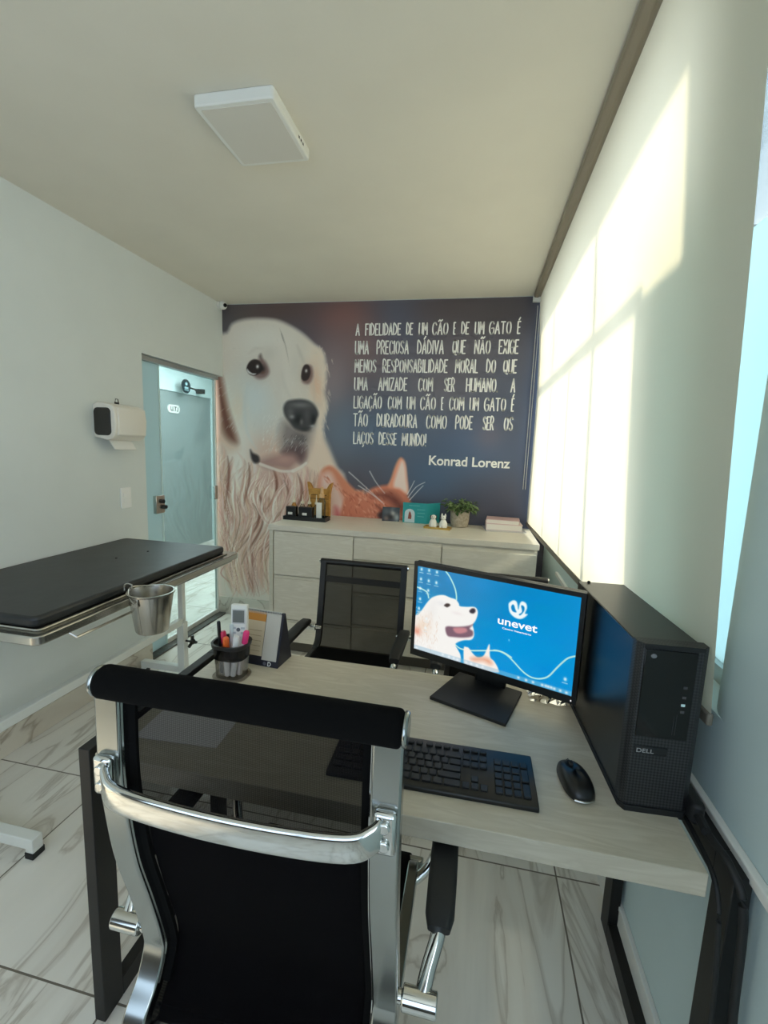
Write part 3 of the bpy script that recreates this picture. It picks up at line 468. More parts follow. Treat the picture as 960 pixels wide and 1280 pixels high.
def mat_at(x, z): return (x+.79, -.002, z-.15)
m_print = printed('mural_print', .55)
obj('panel', MB().box((-2.10+.79,-.0015,0),(.52+.79,.002,2.515-.15)), m_print, mur).data.materials[0] = mat('mural_paper', (120,118,120), .6)
C.mesh('picture', mat_at, m_print, mur)
# the hand-drawn narrow capitals of the quotation
GL = {'A':(1,[[(0,0),(.5,1),(1,0)],[(.18,.34),(.82,.34)]]),'F':(.8,[[(0,0),(0,1),(.95,1)],[(0,.55),(.75,.55)]]),'I':(.12,[[(.5,0),(.5,1)]]),'D':(.95,[[(0,0),(0,1),(.5,.94),(.95,.66),(1,.4),(.7,.1),(0,0)]]),
'E':(.8,[[(.95,1),(0,1),(0,0),(.95,0)],[(0,.52),(.75,.52)]]),'L':(.72,[[(0,1),(0,0),(1,0)]]),'U':(.95,[[(0,1),(0,.2),(.3,0),(.7,0),(1,.2),(1,1)]]),'M':(1.2,[[(0,0),(.06,1),(.5,.38),(.94,1),(1,0)]]),
'C':(.9,[[(1,.82),(.75,1),(.3,.98),(0,.7),(0,.28),(.3,0),(.75,0),(1,.18)]]),'O':(1,[[(.5,1),(.15,.88),(0,.5),(.15,.12),(.5,0),(.85,.12),(1,.5),(.85,.88),(.5,1)]]),'G':(1,[[(1,.84),(.75,1),(.3,.98),(0,.7),(0,.28),(.3,0),(.75,0),(1,.18),(1,.46),(.55,.46)]]),
'T':(.95,[[(0,1),(1,1)],[(.5,1),(.5,0)]]),'P':(.88,[[(0,0),(0,1),(.7,.98),(1,.76),(.7,.5),(0,.46)]]),'R':(.92,[[(0,0),(0,1),(.7,.98),(.95,.76),(.7,.54),(0,.5)],[(.35,.5),(1,0)]]),'S':(.85,[[(1,.86),(.6,1),(.15,.92),(.05,.7),(.5,.52),(.95,.34),(.85,.08),(.4,0),(0,.14)]]),
'V':(1,[[(0,1),(.5,0),(1,1)]]),'Q':(1.05,[[(.5,1),(.15,.88),(0,.5),(.15,.12),(.5,0),(.85,.12),(1,.5),(.85,.88),(.5,1)],[(.5,.2),(.75,-.08),(1.05,-.1)]]),'N':(1,[[(0,0),(.03,1),(.97,0),(1,1)]]),'X':(.9,[[(0,0),(1,1)],[(0,1),(1,0)]]),'H':(.95,[[(0,0),(0,1)],[(1,0),(1,1)],[(0,.5),(1,.5)]]),
'Z':(.9,[[(0,1),(1,1),(0,0),(1,0)]]),'B':(.9,[[(0,0),(0,1),(.65,.98),(.85,.78),(.6,.54),(0,.52)],[(.6,.54),(1,.3),(.7,.03),(0,0)]]),'J':(.8,[[(1,1),(1,.2),(.6,0),(.2,.05),(0,.22)]]),'.':(.15,[[(.5,0),(.5,.03)]]),'!':(.15,[[(.5,1),(.5,.3)],[(.5,0),(.5,.03)]])}
ACC = {'Ã':('A',[(.05,1.14),(.3,1.26),(.6,1.14),(.95,1.26)]),'É':('E',[(.3,1.14),(.75,1.34)]),'Á':('A',[(.35,1.14),(.75,1.34)]),'Ç':('C',[(.55,0),(.7,-.14),(.4,-.24)]),'Õ':('O',[(.05,1.14),(.3,1.26),(.6,1.14),(.95,1.26)])}
def strokes_mb(mb, P, w):
    for a, b in zip(P[:-1], P[1:]):
        d = Vector((b[0]-a[0], b[1]-a[1])); n_ = Vector((-d.y, d.x)).normalized()*w
        mb.add([(a[0]+n_.x,0,a[1]+n_.y),(a[0]-n_.x,0,a[1]-n_.y),(b[0]-n_.x,0,b[1]-n_.y),(b[0]+n_.x,0,b[1]+n_.y)], [(0,1,2,3)])
    for p in P: mb.add([(p[0]+w*math.cos(k*PI/4),-.00004,p[1]+w*math.sin(k*PI/4)) for k in range(8)], [tuple(range(8))])
tx = MB()
for z, hh, ws in ART['words']:
    for w, x0, x1 in ws:
        ch = [ACC[c][0] if c in ACC else c for c in w]; gap = .42; tot = sum(GL[c][0] for c in ch)+gap*(len(ch)-1); s_ = (x1-x0-14)/1000/tot; x = (x0+7)/1000
        for c, c0 in zip(w, ch):
            wd_, st = GL[c0]; js = random.uniform(-.03, .03)
            for P in st+([ACC[c][1]] if c in ACC else []):
                tilt = .0; P = spline(P, 3) if len(P) > 5 else P
                strokes_mb(tx, [mat_at(x+a*wd_*s_+js*s_*b, z/1000+b*hh/1000) [0::2] for a, b in P], .0047)
            x += (wd_+gap)*s_
m_let = mat('white_print', (255,254,250), .6)
tx.v = [(a, b-.0027, c) for a, b, c in tx.v]
obj('quotation_lettering', tx, m_let, mur)
lettering('author_lettering', 'Konrad Lorenz', m_let, mur, (-.347+.79,-.0025,1.3465-.15), (1,0,0), (0,0,1), .585, .068, .022)

# ------------------------------------------------------------------ roller blind
bl = thing('roller_blind', 'long cream roller blind glowing with daylight along the right wall', 'blind', (.385,2.08,.95))
m_cas = mat('taupe_aluminium', (150,138,120), .45)
m_fab = translucent('blind_fabric', (226,219,204), (240,227,204), .52)
y0, y1 = .835-2.08, 3.362-2.08
nyb, nzb = 60, 24; fb = MB(); V_ = []
def bx_(t, s):                                                      # the hanging cloth is pushed towards the wall by the computer tower
    return .095*(1-t)**1.2*(1-s)**1.6+.0025*math.sin(t*9+.6)*(1-s)+.002*math.sin(t*23)*s*(1-s)*4-.035*max(0, s-.45)**2/.3025
for j in range(nzb+1):
    for i in range(nyb+1):
        t = i/nyb; s = j/nzb; V_.append((bx_(t, s), y0+.095*(1-s)*(1-t)+t*(y1-y0), .012+s*1.540))
fb.add(V_, [(j*(nyb+1)+i, j*(nyb+1)+i+1, (j+1)*(nyb+1)+i+1, (j+1)*(nyb+1)+i) for j in range(nzb) for i in range(nyb)])
obj('fabric', fb, m_fab, bl, smooth=True)
obj('bottom_bar', MB().bar([(bx_(i/12, 0),y0+.095*(1-i/12)+(y1-y0)*i/12,.004) for i in range(13)], .012, .026), mat('blind_bar', (120,114,102), .4), bl, bevel=.004)
obj('cassette', MB().prism([(-.080,1.556),(-.076,1.545),(-.052,1.542),(-.046,1.548),(.04,1.549),(.04,1.569),(-.080,1.569)], 1, y0, y1-.035), m_cas, bl, bevel=.005)
obj('end_bracket', MB().box((-.082,y1-.034,1.52),(.04,y1-.004,1.569)), m_white, bl, bevel=.004)
for dx_ in (-.030,-.046): obj('bead_chain', MB().tube([(dx_,y1-.012,1.50),(dx_,y1-.012,.25)], .0018, 6), m_white, bl)
# ------------------------------------------------------------------ ceiling light, camera, dispenser, switch
ce = thing('ceiling_light', 'square white surface-mounted ceiling panel lamp, switched off', 'lamp', (-.80,1.555,H))
obj('housing', MB().prism(rounded(.268,.305,.012), 2, -.036, 0), m_white, ce, bevel=.004)
obj('diffuser', MB().prism(rounded(.236,.272,.006), 2, -.0375, -.030), mat('lamp_diffuser', (222,218,208), .5), ce)
for k in range(3): obj('vent_slot', MB().box((.1335,.045+k*.018,-.024),(.1345,.054+k*.018,-.016)), m_dull, ce)
sc_ = thing('security_camera', 'small white dome camera at the top corner beside the mural', 'camera', (XL,3.325,2.497))
obj('mount', MB().tube([(0,0,0),(.014,0,0)], .034, 20), m_white, sc_, bevel=.003)
obj('ball', MB().ball((.036,-.004,0), .032, 20, 14), m_white, sc_, smooth=True)
obj('lens', MB().tube([(.056,-.014,-.004),(.0695,-.022,-.006)], .014, 18), mat('lens_black', (10,10,12), .12), sc_, bevel=.003)
td = thing('paper_towel_dispenser', 'cream wall-mounted paper towel dispenser with dark smoked side, beside the glass door', 'dispenser', (XL,2.205,1.43))
prof = [(0,.195),(.03,.215),(.095,.205),(.128,.185),(.140,.10),(.125,.035),(.09,.012),(0,.03)]
m_cream = mat('cream_plastic', (240,234,222), .3)
obj('body', MB().prism(spline(prof[1:-1], 4)+[(0,.03),(0,.2)], 1, -.115, .118), m_cream, td, bevel=.008, bseg=3)
obj('front_cover', MB().sweep([( .1425-.06*((y-.01)/.15)**2*.3,y,.105) for y in np.linspace(-.095,.108,9)], [(-.006,-.07),(.006,-.06),(.012,.02),(.004,.085),(-.006,.085)], up=(0,0,1)), m_cream, td, bevel=.004)
obj('side_window', MB().prism(rounded(.104,.146,.024,5,.060,.112), 1, -.1185,-.112), mat('smoked_plastic', (46,44,40), .25), td, bevel=.002)
obj('paper_towel', MB().prism([(.06,.02),(.068,.02),(.105,-.035),(.100,-.037)], 1, -.085, .07), mat('paper', (240,238,232), .8), td)
obj('key_latch', MB().tube([(.05,.0,.212),(.05,0,.222)], .012, 12).tube([(.05,.012,.222),(.05,.008,.240),(.05,-.008,.240),(.05,-.012,.222)], .0025, 6), m_dull, td)
obj('maker_mark', MB().tube([(.139,.055,.06),(.1415,.055,.06)], .006, 10).box((.139,.063,.058),(.141,.10,.062)), m_dull, td)
m_plate = mat('switch_white', (250,250,246), .3)
sw = thing('light_switch', 'white wall switch plate below the towel dispenser', 'switch', (XL,2.293,1.108))
obj('plate', MB().prism(rounded(.078,.122,.005), 0, 0, .009), m_plate, sw, bevel=.002)
for k in range(2): obj('rocker', MB().box((.009,-.024,.004-k*.032),(.0125,.024,.030-k*.032)), m_plate, sw, bevel=.002)
# ------------------------------------------------------------------ sideboard and what stands on it
m_lam = wood('pale_laminate', (232,226,212), (221,214,198), .6, .5); m_top = wood('pale_laminate_top', (232,226,213), (223,216,202), .0, .4); m_plinth = mat('dark_plinth', (96,90,80), .8)
cb = thing('sideboard', 'pale wood-grain sideboard with drawers under the mural', 'cabinet', (-.475,3.08,0))
def cbx(a, b): return MB().box((a[0]+.475,a[1]-3.08,a[2]),(b[0]+.475,b[1]-3.08,b[2]))
m_side = wood('pale_laminate_side', (226,220,206), (216,209,194), 1.2, .5)
obj('carcass', cbx((-1.345,2.808,.09),(.398,3.36,.878)), m_side, cb)
obj('plinth', cbx((-1.30,2.86,0),(.36,3.34,.09)), m_plinth, cb)  # plinth in one tone darker than the fronts
obj('top', cbx((-1.352,2.788,.880),(.405,3.360,.916)), m_top, cb, bevel=.002)
for nm, x0_, x1_, z0_, z1_ in (('drawer',-1.312,-.757,.574,.872),('drawer',-1.312,-.757,.262,.566),('drawer',-.749,-.181,.728,.872),('drawer',-.749,-.181,.506,.720),('drawer',-.749,-.181,.282,.498),('drawer',-.749,-.181,.10,.274),('door',-.173,.392,.10,.866),('drawer',-1.312,-.757,.10,.254)):
    f = obj(nm, cbx((x0_,2.789,z0_),(x1_,2.807,z1_-.018)), m_lam, cb, bevel=.0015)
    obj('finger_pull', cbx((x0_,2.797,z1_-.018),(x1_,2.807,z1_)), m_lam, f)
obj('side_panel', cbx((-1.345,2.789,.0),(-1.318,2.808,.878)), m_side, cb)
tz = .916
tr = tag(obj('organizer_tray', MB().prism(rounded(.325,.125,.012), 2, 0, .008).move(Matrix.Translation((-1.19,3.08,tz))).box((-1.348,3.018,tz+.008),(-1.342,3.142,tz+.028)).box((-1.038,3.018,tz+.008),(-1.032,3.142,tz+.028)).box((-1.342,3.018,tz+.008),(-1.038,3.024,tz+.028)).box((-1.342,3.136,tz+.008),(-1.038,3.142,tz+.028)), m_black), 'long black low tray holding small bottles, left end of the sideboard', 'tray')
m_clear = glass('clear_bottle', (232,236,232), .03, .1); m_amber = mat('amber_liquid', (190,128,52), .25); m_lab = mat('white_label', (238,236,228), .6)
for (x, w, lab, where) in ((-1.295,.075,'small black box with a white sticker, left one in the black tray','l'),(-1.185,.105,'wider black box with a white sticker in the middle of the black tray','r')):
    t = thing('black_box', lab, 'box', (x,3.055,tz+.008), 0, 'black boxes in the tray')
    obj('body', MB().box((-w/2,-.022,0),(w/2,.022,.088)), m_black, t, bevel=.002); obj('sticker', MB().box((-.012-.01,-.0228,.03),(.022-.01,-.0218,.048)), m_lab, t)
BT = [(-1.300,3.105,.105,.021,m_amber,'amber dropper bottle, leftmost in the black tray'),(-1.235,3.105,.10,.022,m_clear,'clear dropper bottle, second from left in the black tray'),(-1.18,3.105,.10,.022,m_clear,'clear dropper bottle, third from left in the black tray'),(-1.128,3.108,.10,.019,m_clear,'clear dropper bottle, fourth from left, half behind the white label bottle')]
for x, y, h_, r_, m_, lab in BT:
    t = thing('dropper_bottle', lab, 'bottle', (x,y,tz+.008), 0, 'dropper bottles in the black tray')
    obj('body', MB().lathe([(r_*.9,0),(r_,.004),(r_,h_*.8),(r_*.55,h_),(r_*.5,h_+.008)], seg=18), m_, t, smooth=True)
    obj('nozzle', MB().lathe([(r_*.62,h_+.006),(r_*.62,h_+.018),(r_*.3,h_+.024),(.003,h_+.05),(.0015,h_+.075)], seg=12), mat('nozzle_cream', (236,224,200), .4), t, smooth=True)
t = thing('spray_bottle', 'taller clear bottle with a white label and peach cap, right end of the black tray', 'bottle', (-1.075,3.075,tz+.008))
obj('body', MB().lathe([(.026,0),(.029,.005),(.029,.135),(.016,.155),(.014,.165)], seg=20), m_clear, t, smooth=True); obj('wrap_label', MB().box((-.030,-.031,.012),(.010,-.027,.128)), m_lab, t, bevel=.001)
obj('cap', MB().lathe([(.018,.16),(.018,.185),(.012,.19),(.010,.235),(.004,.24)], seg=16), mat('peach_cap', (222,178,128), .4), t, smooth=True)
t = thing('cat_ear_box', 'small golden cardboard box with two pointed corners, behind the bottles', 'box', (-1.135,3.20,tz))
m_gold = mat('golden_card', (190,138,58), .5); noise_color(m_gold, [(.35,(176,122,46)),(.65,(206,154,74))], 30)
obj('body', MB().prism([(-.082,0),(.082,0),(.082,.185),(.098,.27),(.078,.258),(.058,.222),(-.055,.222),(-.075,.258),(-.095,.27),(-.082,.185)], 1, -.02, .02), m_gold, t, bevel=.002)
obj('printed_band', MB().box((-.06,-.0208,.172),(-.01,-.02,.178)).box((.01,-.0208,.172),(.06,-.02,.178)).box((-.075,-.0208,.145),(.075,-.02,.150)), mat('card_print', (112,74,26), .6), t)
t = thing('photo_card', 'small dark photo print leaning on the mural, left of the teal card', 'photo', (-.60,3.27,tz), .18)
cp = Canvas(0, .13, 0, .105, 500); cp.img[:] = (52,60,70)
for x, y, rx_, ry_, c_ in ((.03,.07,.03,.03,(96,104,110)),(.08,.06,.02,.04,(200,196,190)),(.06,.03,.03,.02,(34,30,34)),(.11,.03,.02,.03,(176,186,190)),(.03,.02,.02,.02,(140,120,112)),(.1,.085,.03,.015,(70,84,96))): cp.blob(x, y, rx_, ry_, c_, .9)
obj('card', MB().box((-.065,.0,0),(.065,.003,.105)), m_lab, t); cp.mesh('picture', lambda x, y: (x-.065, -.0006, y), m_print, t)
t.rotation_euler = (-.15, 0, .12)
t = thing('greeting_card', 'teal folded greeting card with a white arch and a little animal', 'card', (-.415,3.26,tz), -.05)
m_tealc = mat('teal_card', (42,160,164), .6)
obj('front_leaf', MB().box((-.095,0,0),(.085,.002,.150),), m_tealc, t); obj('back_leaf', MB().box((-.0,-.001,0),(.13,.001,.150), rotz(.9), (.0,0,.07)).move(Matrix.Translation((.085,.002,0))), m_tealc, t)
obj('arch_print', MB().prism([(-.08,.004),(-.005,.004)]+[(-.0425+.0375*math.cos(a), .07+.034*math.sin(a)) for a in np.linspace(0,PI,9)], 1, -.0012, -.0002), mat('arch_print', (206,226,232), .6), t)
obj('animal_print', MB().prism([(-.055,.03),(-.03,.028),(-.028,.05),(-.034,.075),(-.044,.088),(-.05,.07)], 1, -.002, -.0014), mat('animal_print', (150,84,70), .6), t)
obj('text_lines', MB().box((-.05,-.0008,.128),(.03,.0,.131)).box((.01,-.0008,.10),(.07,.0,.103)).box((.015,-.0008,.075),(.07,.0,.078)).box((.015,-.0008,.05),(.065,.0,.053)), mat('card_text', (120,200,204), .6), t)
t = tag(obj('gold_tray', MB().prism(rounded(.185,.075,.006), 2, 0, .006).box((-.0925,-.0375,.006),(.0925,-.0345,.014)).box((-.0925,.0345,.006),(.0925,.0375,.014)).box((-.0925,-.0345,.006),(-.0895,.0345,.014)).box((.0895,-.0345,.006),(.0925,.0345,.014)).move(Matrix.Translation((-.235,3.10,tz))@Matrix.Rotation(-.12,4,'Z')), mat('brass', (196,164,92), .3, .8)), 'small rectangular brass tray carrying two white animal figurines', 'tray')
m_por = mat('white_porcelain', (240,238,230), .2)
def figurine(x, y, lab, rz, ear):
    t = thing('animal_figurine', lab, 'figurine', (x,y,tz+.0065), rz, 'porcelain figurines on the brass tray')
    obj('body', MB().lathe([(.020,0),(.027,.006),(.029,.022),(.024,.042),(.016,.056),(.012,.062)], seg=18), m_por, t, smooth=True)
    h = obj('head', MB().ball((0,-.004,.072), (.019,.020,.017), 16, 10).ball((0,-.022,.067), (.009,.009,.007), 10, 8), m_por, t, smooth=True)
    for s in (-1,1):
        obj('ear', MB().lathe([(.008,0),(.006,.012),(.0001,.022)], (s*.012,0,.083), 10) if ear else MB().ball((s*.018,0,.072), (.006,.010,.014), 10, 8), mat('figurine_ear', (70,62,56), .4) if not ear else m_por, t, smooth=True)
        obj('paw', MB().ball((s*.012,-.022,.008), (.008,.011,.008), 10, 8), m_por, t, smooth=True)
    obj('eyes', MB().ball((-.008,-.0205,.077), .0026, 8, 6).ball((.008,-.0205,.077), .0026, 8, 6).ball((0,-.0305,.068), .003, 8, 6), m_black, t)
figurine(-.268,3.103,'white porcelain dog figurine with dark floppy ears, left on the brass tray',.2,False)
figurine(-.197,3.094,'white porcelain cat figurine with pointed ears, right on the brass tray',-.3,True)
t = thing('potted_plant', 'bushy green plant in a round beige stone pot', 'plant', (-.092,3.255,tz))
m_pot = mat('beige_stone', (176,164,146), .8); n_ = noise_color(m_pot, [(.3,(156,144,126)),(.7,(190,178,160))], 60); bump(m_pot, n_.outputs['Fac'], .3, .003)
obj('pot', MB().lathe([(.052,0),(.060,.004),(.067,.05),(.069,.105),(.067,.112),(.060,.112),(.058,.09),(.0001,.09)], seg=28), m_pot, t, smooth=True)
obj('soil', MB().lathe([(.0585,.088),(.0585,.096),(.0001,.100)], seg=20), mat('soil', (50,40,30), .95), t)
fo = MB(); rg = random.Random(3)
for k in range(150):
    a = rg.uniform(0, 2*PI); e = rg.uniform(.05, 1.0); rr_ = rg.uniform(.03,.092)*(.75+.5*math.cos(e*.8)); c_ = Vector((rr_*math.cos(a), rr_*math.sin(a), .105+.10*e*rg.uniform(.6,1)))
    if c_.y > .085: c_.y = .085
    L_ = rg.uniform(.030,.048); w = L_*rg.uniform(.26,.36); tilt = rg.uniform(-.9,.5)
    mtx = Matrix.Translation(c_)@Matrix.Rotation(a+rg.uniform(-.6,.6),4,'Z')@Matrix.Rotation(-tilt,4,'Y')@Matrix.Rotation(rg.uniform(-.5,.5),4,'X')
    o0 = len(fo.v); pts = [(0,0,0),(L_*.3,w*.8,.004),(L_*.65,w*.8,.003),(L_,0,-.006),(L_*.65,-w*.8,.003),(L_*.3,-w*.8,.004),(L_*.35,0,-.002),(L_*.68,0,-.002)]
    fo.add([mtx@Vector(p) for p in pts], [(0,6,1),(1,6,7,2),(2,7,3),(0,5,6),(5,4,7,6),(4,3,7)])
m_leaf = mat('leaf_green', (74,104,52), .45); noise_color(m_leaf, [(.3,(58,88,44)),(.5,(100,126,70)),(.72,(150,166,112))], 24)
obj('foliage', fo, m_leaf, t, smooth=True)
st = MB()
for k in range(14): a = k*.9; st.tube([(.02*math.cos(a),.02*math.sin(a),.095),(.05*math.cos(a),.05*math.sin(a),.16)], .002, 6)
obj('stems', st, m_leaf, t)
z_ = tz
for (w, d, h_, rz, c_, lab, dx) in ((.275,.20,.008,.12,(206,206,208),'thin grey magazine at the bottom of the pile by the blind',.005),(.245,.175,.042,.03,(226,206,204),'thick pale pink book, middle of the pile by the blind',.0),(.225,.16,.030,-.06,(214,180,178),'rose pink book on top of the pile by the blind',-.006)):
    t = thing('book', lab, 'book', (.215+dx,3.245,z_), rz, 'books on the right end of the sideboard')
    mc = mat('book_cover', c_, .5)
    obj('cover', MB().box((-w/2,-d/2,0),(w/2,d/2,.002)).box((-w/2,-d/2,h_-.002),(w/2,d/2,h_)).box((-w/2,-d/2,.002),(-w/2+.003,d/2,h_-.002)), mc, t)
    obj('pages', MB().box((-w/2+.003,-d/2+.004,.002),(w/2-.004,d/2-.004,h_-.002)), mat('book_pages', (238,232,224), .8), t); z_ += h_
# ------------------------------------------------------------------ examination table, bucket
et = thing('exam_table', 'white steel examination table with black padded top and steel tray, by the left wall', 'table', (-1.69,1.70,0))
def eb(mb): return wmb(et, mb)
m_pad = mat('black_vinyl', (34,36,37), .42); n_ = noise_color(m_pad, [(.3,(30,32,33)),(.7,(44,46,47))], 5); bump(m_pad, n_.outputs['Fac'], .25, .01)
m_wsteel = mat('white_enamel', (228,230,224), .3)
obj('padded_top', eb(MB().prism(rounded(.655,1.135,.03,4,-1.690,1.705), 2, .835, .872)), m_pad, et, bevel=.012, bseg=3)
obj('tray', eb(MB().prism(rounded(.705,1.24,.03,4,-1.668,1.720), 2, .795, .826).prism(rounded(.66,1.15,.02,4,-1.680,1.71), 2, .826, .834)), m_steel, et, bevel=.004)
obj('button', eb(MB().lathe([(.006,0),(.004,.004),(.0001,.005)], (-1.70,1.85,.872), 10)), m_black, et); obj('button', eb(MB().lathe([(.006,0),(.004,.004),(.0001,.005)], (-1.66,2.02,.872), 10)), m_black, et)
obj('side_rail', eb(MB().tube([(-1.33,1.22,.797),(-1.305,1.23,.775),(-1.305,1.62,.775),(-1.33,1.64,.797)], .005, 8)), m_steel, et)
obj('hook_rod', eb(MB().tube([(-1.345,1.66,.78),(-1.345,2.30,.78)], .004, 8)), m_steel, et)
for yy, xr in ((1.13,-1.412),(2.335,-1.69)):
    obj('column', eb(MB().box((-1.715,yy-.016,.05),(-1.683,yy+.016,.80) if yy < 2 else (-1.683,yy+.016,.797))), m_wsteel, et, bevel=.003)
    obj('column_sleeve', eb(MB().box((-1.722,yy-.022,.05),(-1.676,yy+.022,.36))), m_wsteel, et, bevel=.003)
    fb_ = obj('foot_bar', eb(MB().box((-1.985,yy-.02,.035),(xr,yy+.02,.075)).box((-1.985,yy-.02,.02),(-1.955,yy+.02,.035)).box((xr-.032,yy-.02,.02),(xr,yy+.02,.035))), m_wsteel, et, bevel=.003)
    for x in (-1.97, xr-.016): obj('rubber_foot', eb(MB().box((x-.018,yy-.023,0),(x+.018,yy+.023,.024))), m_dull, fb_, bevel=.003)
obj('long_rail', eb(MB().box((-1.715,1.13,.345),(-1.683,2.335,.385))), m_wsteel, et, bevel=.003)
obj('star_knob', eb(MB().tube([(-1.676,2.335,.24),(-1.640,2.335,.24)], .006, 8).tube([(-1.64,2.335,.24),(-1.622,2.335,.24)], .016, 12).tube([(-1.631,2.335,.24),(-1.631,2.335,.28)], .010, 8).tube([(-1.631,2.335,.24),(-1.631,2.37,.22)], .010, 8).tube([(-1.631,2.335,.24),(-1.631,2.30,.22)], .010, 8)), m_black, et)
bk = thing('steel_bucket', 'small stainless steel bucket hanging under the examination table edge', 'bucket', (-1.205,1.475,.715))
m_bk = mat('bucket_steel', (188,184,176), .24, 1)
obj('pail', MB().lathe([(.0001,.002),(.056,0),(.060,.006),(.080,.150),(.086,.154),(.086,.160),(.079,.160),(.058,.012),(.0001,.010)], seg=36), m_bk, bk, smooth=True)
obj('seam', MB().bar([(0,-.0600,.008),(0,-.0800,.150)], .006, .002, up=(0,-1,0)), m_bk, bk)
for s in (-1,1): obj('handle_lug', MB().box((-.010,s*.0825-.003,.118),(.010,s*.0825+.003,.153)), m_bk, bk, bevel=.002)
obj('bail_handle', MB().tube(spline([(0,-.088,.138),(-.008,-.092,.146),(-.05,-.06,.158),(-.088,0,.166),(-.05,.06,.158),(-.008,.092,.146),(0,.088,.138)], 6), .003, 8), m_bk, bk)
obj('hook', MB().tube(spline([(-.088,0,.160),(-.084,0,.172),(-.100,0,.178),(-.118,0,.170),(-.119,0,.150)], 5), .0032, 8), m_bk, bk)
# ------------------------------------------------------------------ desk
m_desk = wood('desk_laminate', (206,197,178), (192,182,161), 1.15, .38); m_fr = mat('black_frame_steel', (15,14,14), .5)
dk = thing('desk', 'pale wood desk on black rectangular steel frames', 'desk', (-.17,1.07,0))
def db(mb): return wmb(dk, mb)
obj('desktop', db(MB().box((-.803,.785,.704),(.440,1.36,.75))), m_desk, dk, bevel=.002)
for xa, xb in ((-.853,-.823),(.481,.511)):
    obj('frame_top_bar', db(MB().box((xa,.85,.69),(xb,1.30,.75))), m_fr, dk, bevel=.002); obj('frame_bottom_bar', db(MB().box((xa,.85,0),(xb,1.30,.055))), m_fr, dk, bevel=.002)
    for ya in (.79,1.30): obj('leg', db(MB().box((xa,ya,0),(xb,ya+.06,.75))), m_fr, dk, bevel=.002)
obj('cross_beam', db(MB().box((-.823,1.22,.655),(.481,1.26,.703))), m_fr, dk)
for xa in (-.823,.440):
    for ya in (.95,1.2): obj('top_bracket', db(MB().box((xa,ya,.715),(xa+(.02 if xa < 0 else .041),ya+.05,.725))), m_fr, dk)
# ------------------------------------------------------------------ monitor
mo = thing('monitor', 'black desktop monitor showing a blue screen with a white dog', 'monitor', (.066,1.282,.75), math.atan2(-.177,.46))
obj('back_shell', MB().prism(rounded(.50,.306,.006,3,0,.208), 1, .004, .022).prism(rounded(.36,.2,.03,4,0,.215), 1, .022, .045), m_black, mo, bevel=.002)
obj('bezel', MB().box((-.25,-.006,.055),(.25,.004,.076)).box((-.25,-.006,.348),(.25,.004,.361)).box((-.25,-.006,.076),(-.238,.004,.348)).box((.238,-.006,.076),(.25,.004,.348)), m_black, mo)
SX = lambda k: [(a/1000*1.777, b/1000) for a, b in SCR[k]]
S = Canvas(0, 1.777, 0, 1, 210)
S.img[:] = (0,142,208); S.blob(.2,.9,.7,.5,(0,122,176),.8); S.blob(1.3,.2,.7,.5,(0,150,222),.8); S.blob(1.0,1.0,.5,.3,(0,128,190),.5)
for k in range(25): S.blob(RNG.uniform(0,1.7), RNG.uniform(0,1), RNG.uniform(.05,.2), RNG.uniform(.02,.08), (0,RNG.uniform(128,152),RNG.uniform(196,222)), .35)
for k in ('curve0','curve1','curve2','curve3'): S.stroke(SX(k), .008, .008, (190,236,226), .95, soft=.006)
S.poly(SX('dog'), (246,244,240), .008)
for x, y, rx_, ry_, c_, al in ((.10,.30,.10,.10,(238,206,176),.55),(.03,.22,.05,.05,(226,128,96),.7),(.17,.40,.05,.10,(236,222,210),.6),(.33,.62,.08,.03,(226,226,228),.6),(.22,.55,.06,.12,(232,230,228),.5),(.52,.55,.06,.02,(232,220,220),.5)): S.blob(x, y, rx_, ry_, c_, al)
for k in range(130):
    x, y = RNG.uniform(.0,.30), RNG.uniform(.04,.52); q = RNG.uniform(.03,.07); S.stroke([(x,y),(x+RNG.normal(0,.02),y-q)], .006, .003, tuple(RNG.choice([(255,253,250),(232,216,202),(240,230,222),(224,190,164)])), .45, False, True)
S.poly(SX('mouth'), (120,88,104), .012, .95); S.poly(SX('tongue'), (206,140,146), .012, .9); S.poly(SX('nose'), (52,46,58), .010); S.poly(SX('eye'), (66,54,52), .008)
S.poly(SX('catb'), (250,240,232), .008); S.poly(SX('cato'), (226,150,112), .03, .75)
S.poly(SX('logo_u'), (240,250,252), .008); S.poly(SX('logo_in1'), (10,132,196), .006); S.poly(SX('logo_in2'), (10,132,196), .006)
# task bar and little desktop icons
m0 = np.clip((.052-S.Y)/.01, 0, 1); S.mix(m0*.5, (150,190,214))
for (a, b) in SX('icons'): S.blob(a, b, .016, .02, (236,246,250), .95); S.stroke([(a-.025,b-.04),(a+.025,b-.04)], .004, .004, (214,234,242), .7, False)
for (a, b) in SX('taskicons'): S.blob(a, b, .014, .014, (240,246,250), .9)
S.blob(1.12,.40,.006,.012,(150,226,246),.9)
m_scr = printed('screen_picture', .25, .41)
scr = S.mesh('screen', lambda x, y: (-.238+x/1.777*.476, -.0035, .076+y*.272), m_scr, mo)
m_txt = mat('screen_white', (20,20,20), .4); pbsdf(m_txt).inputs['Emission Color'].default_value = (1,1,1,1); pbsdf(m_txt).inputs['Emission Strength'].default_value = .43
sxy = lambda a, b: (-.238+a/1000*.476, -.0038, .076+b/1000*.272)
lettering('logo_lettering', 'unevet', m_txt, mo, sxy(555,551), (1,0,0), (0,0,1), .110, .0185, .016)
lettering('logo_subtitle', 'Centro Veterinário', m_txt, mo, sxy(585,505), (1,0,0), (0,0,1), .081, .0048, .02)
obj('neck', MB().box((-.0475,.045,.0),(.0475,.062,.22)), m_black, mo, bevel=.004)
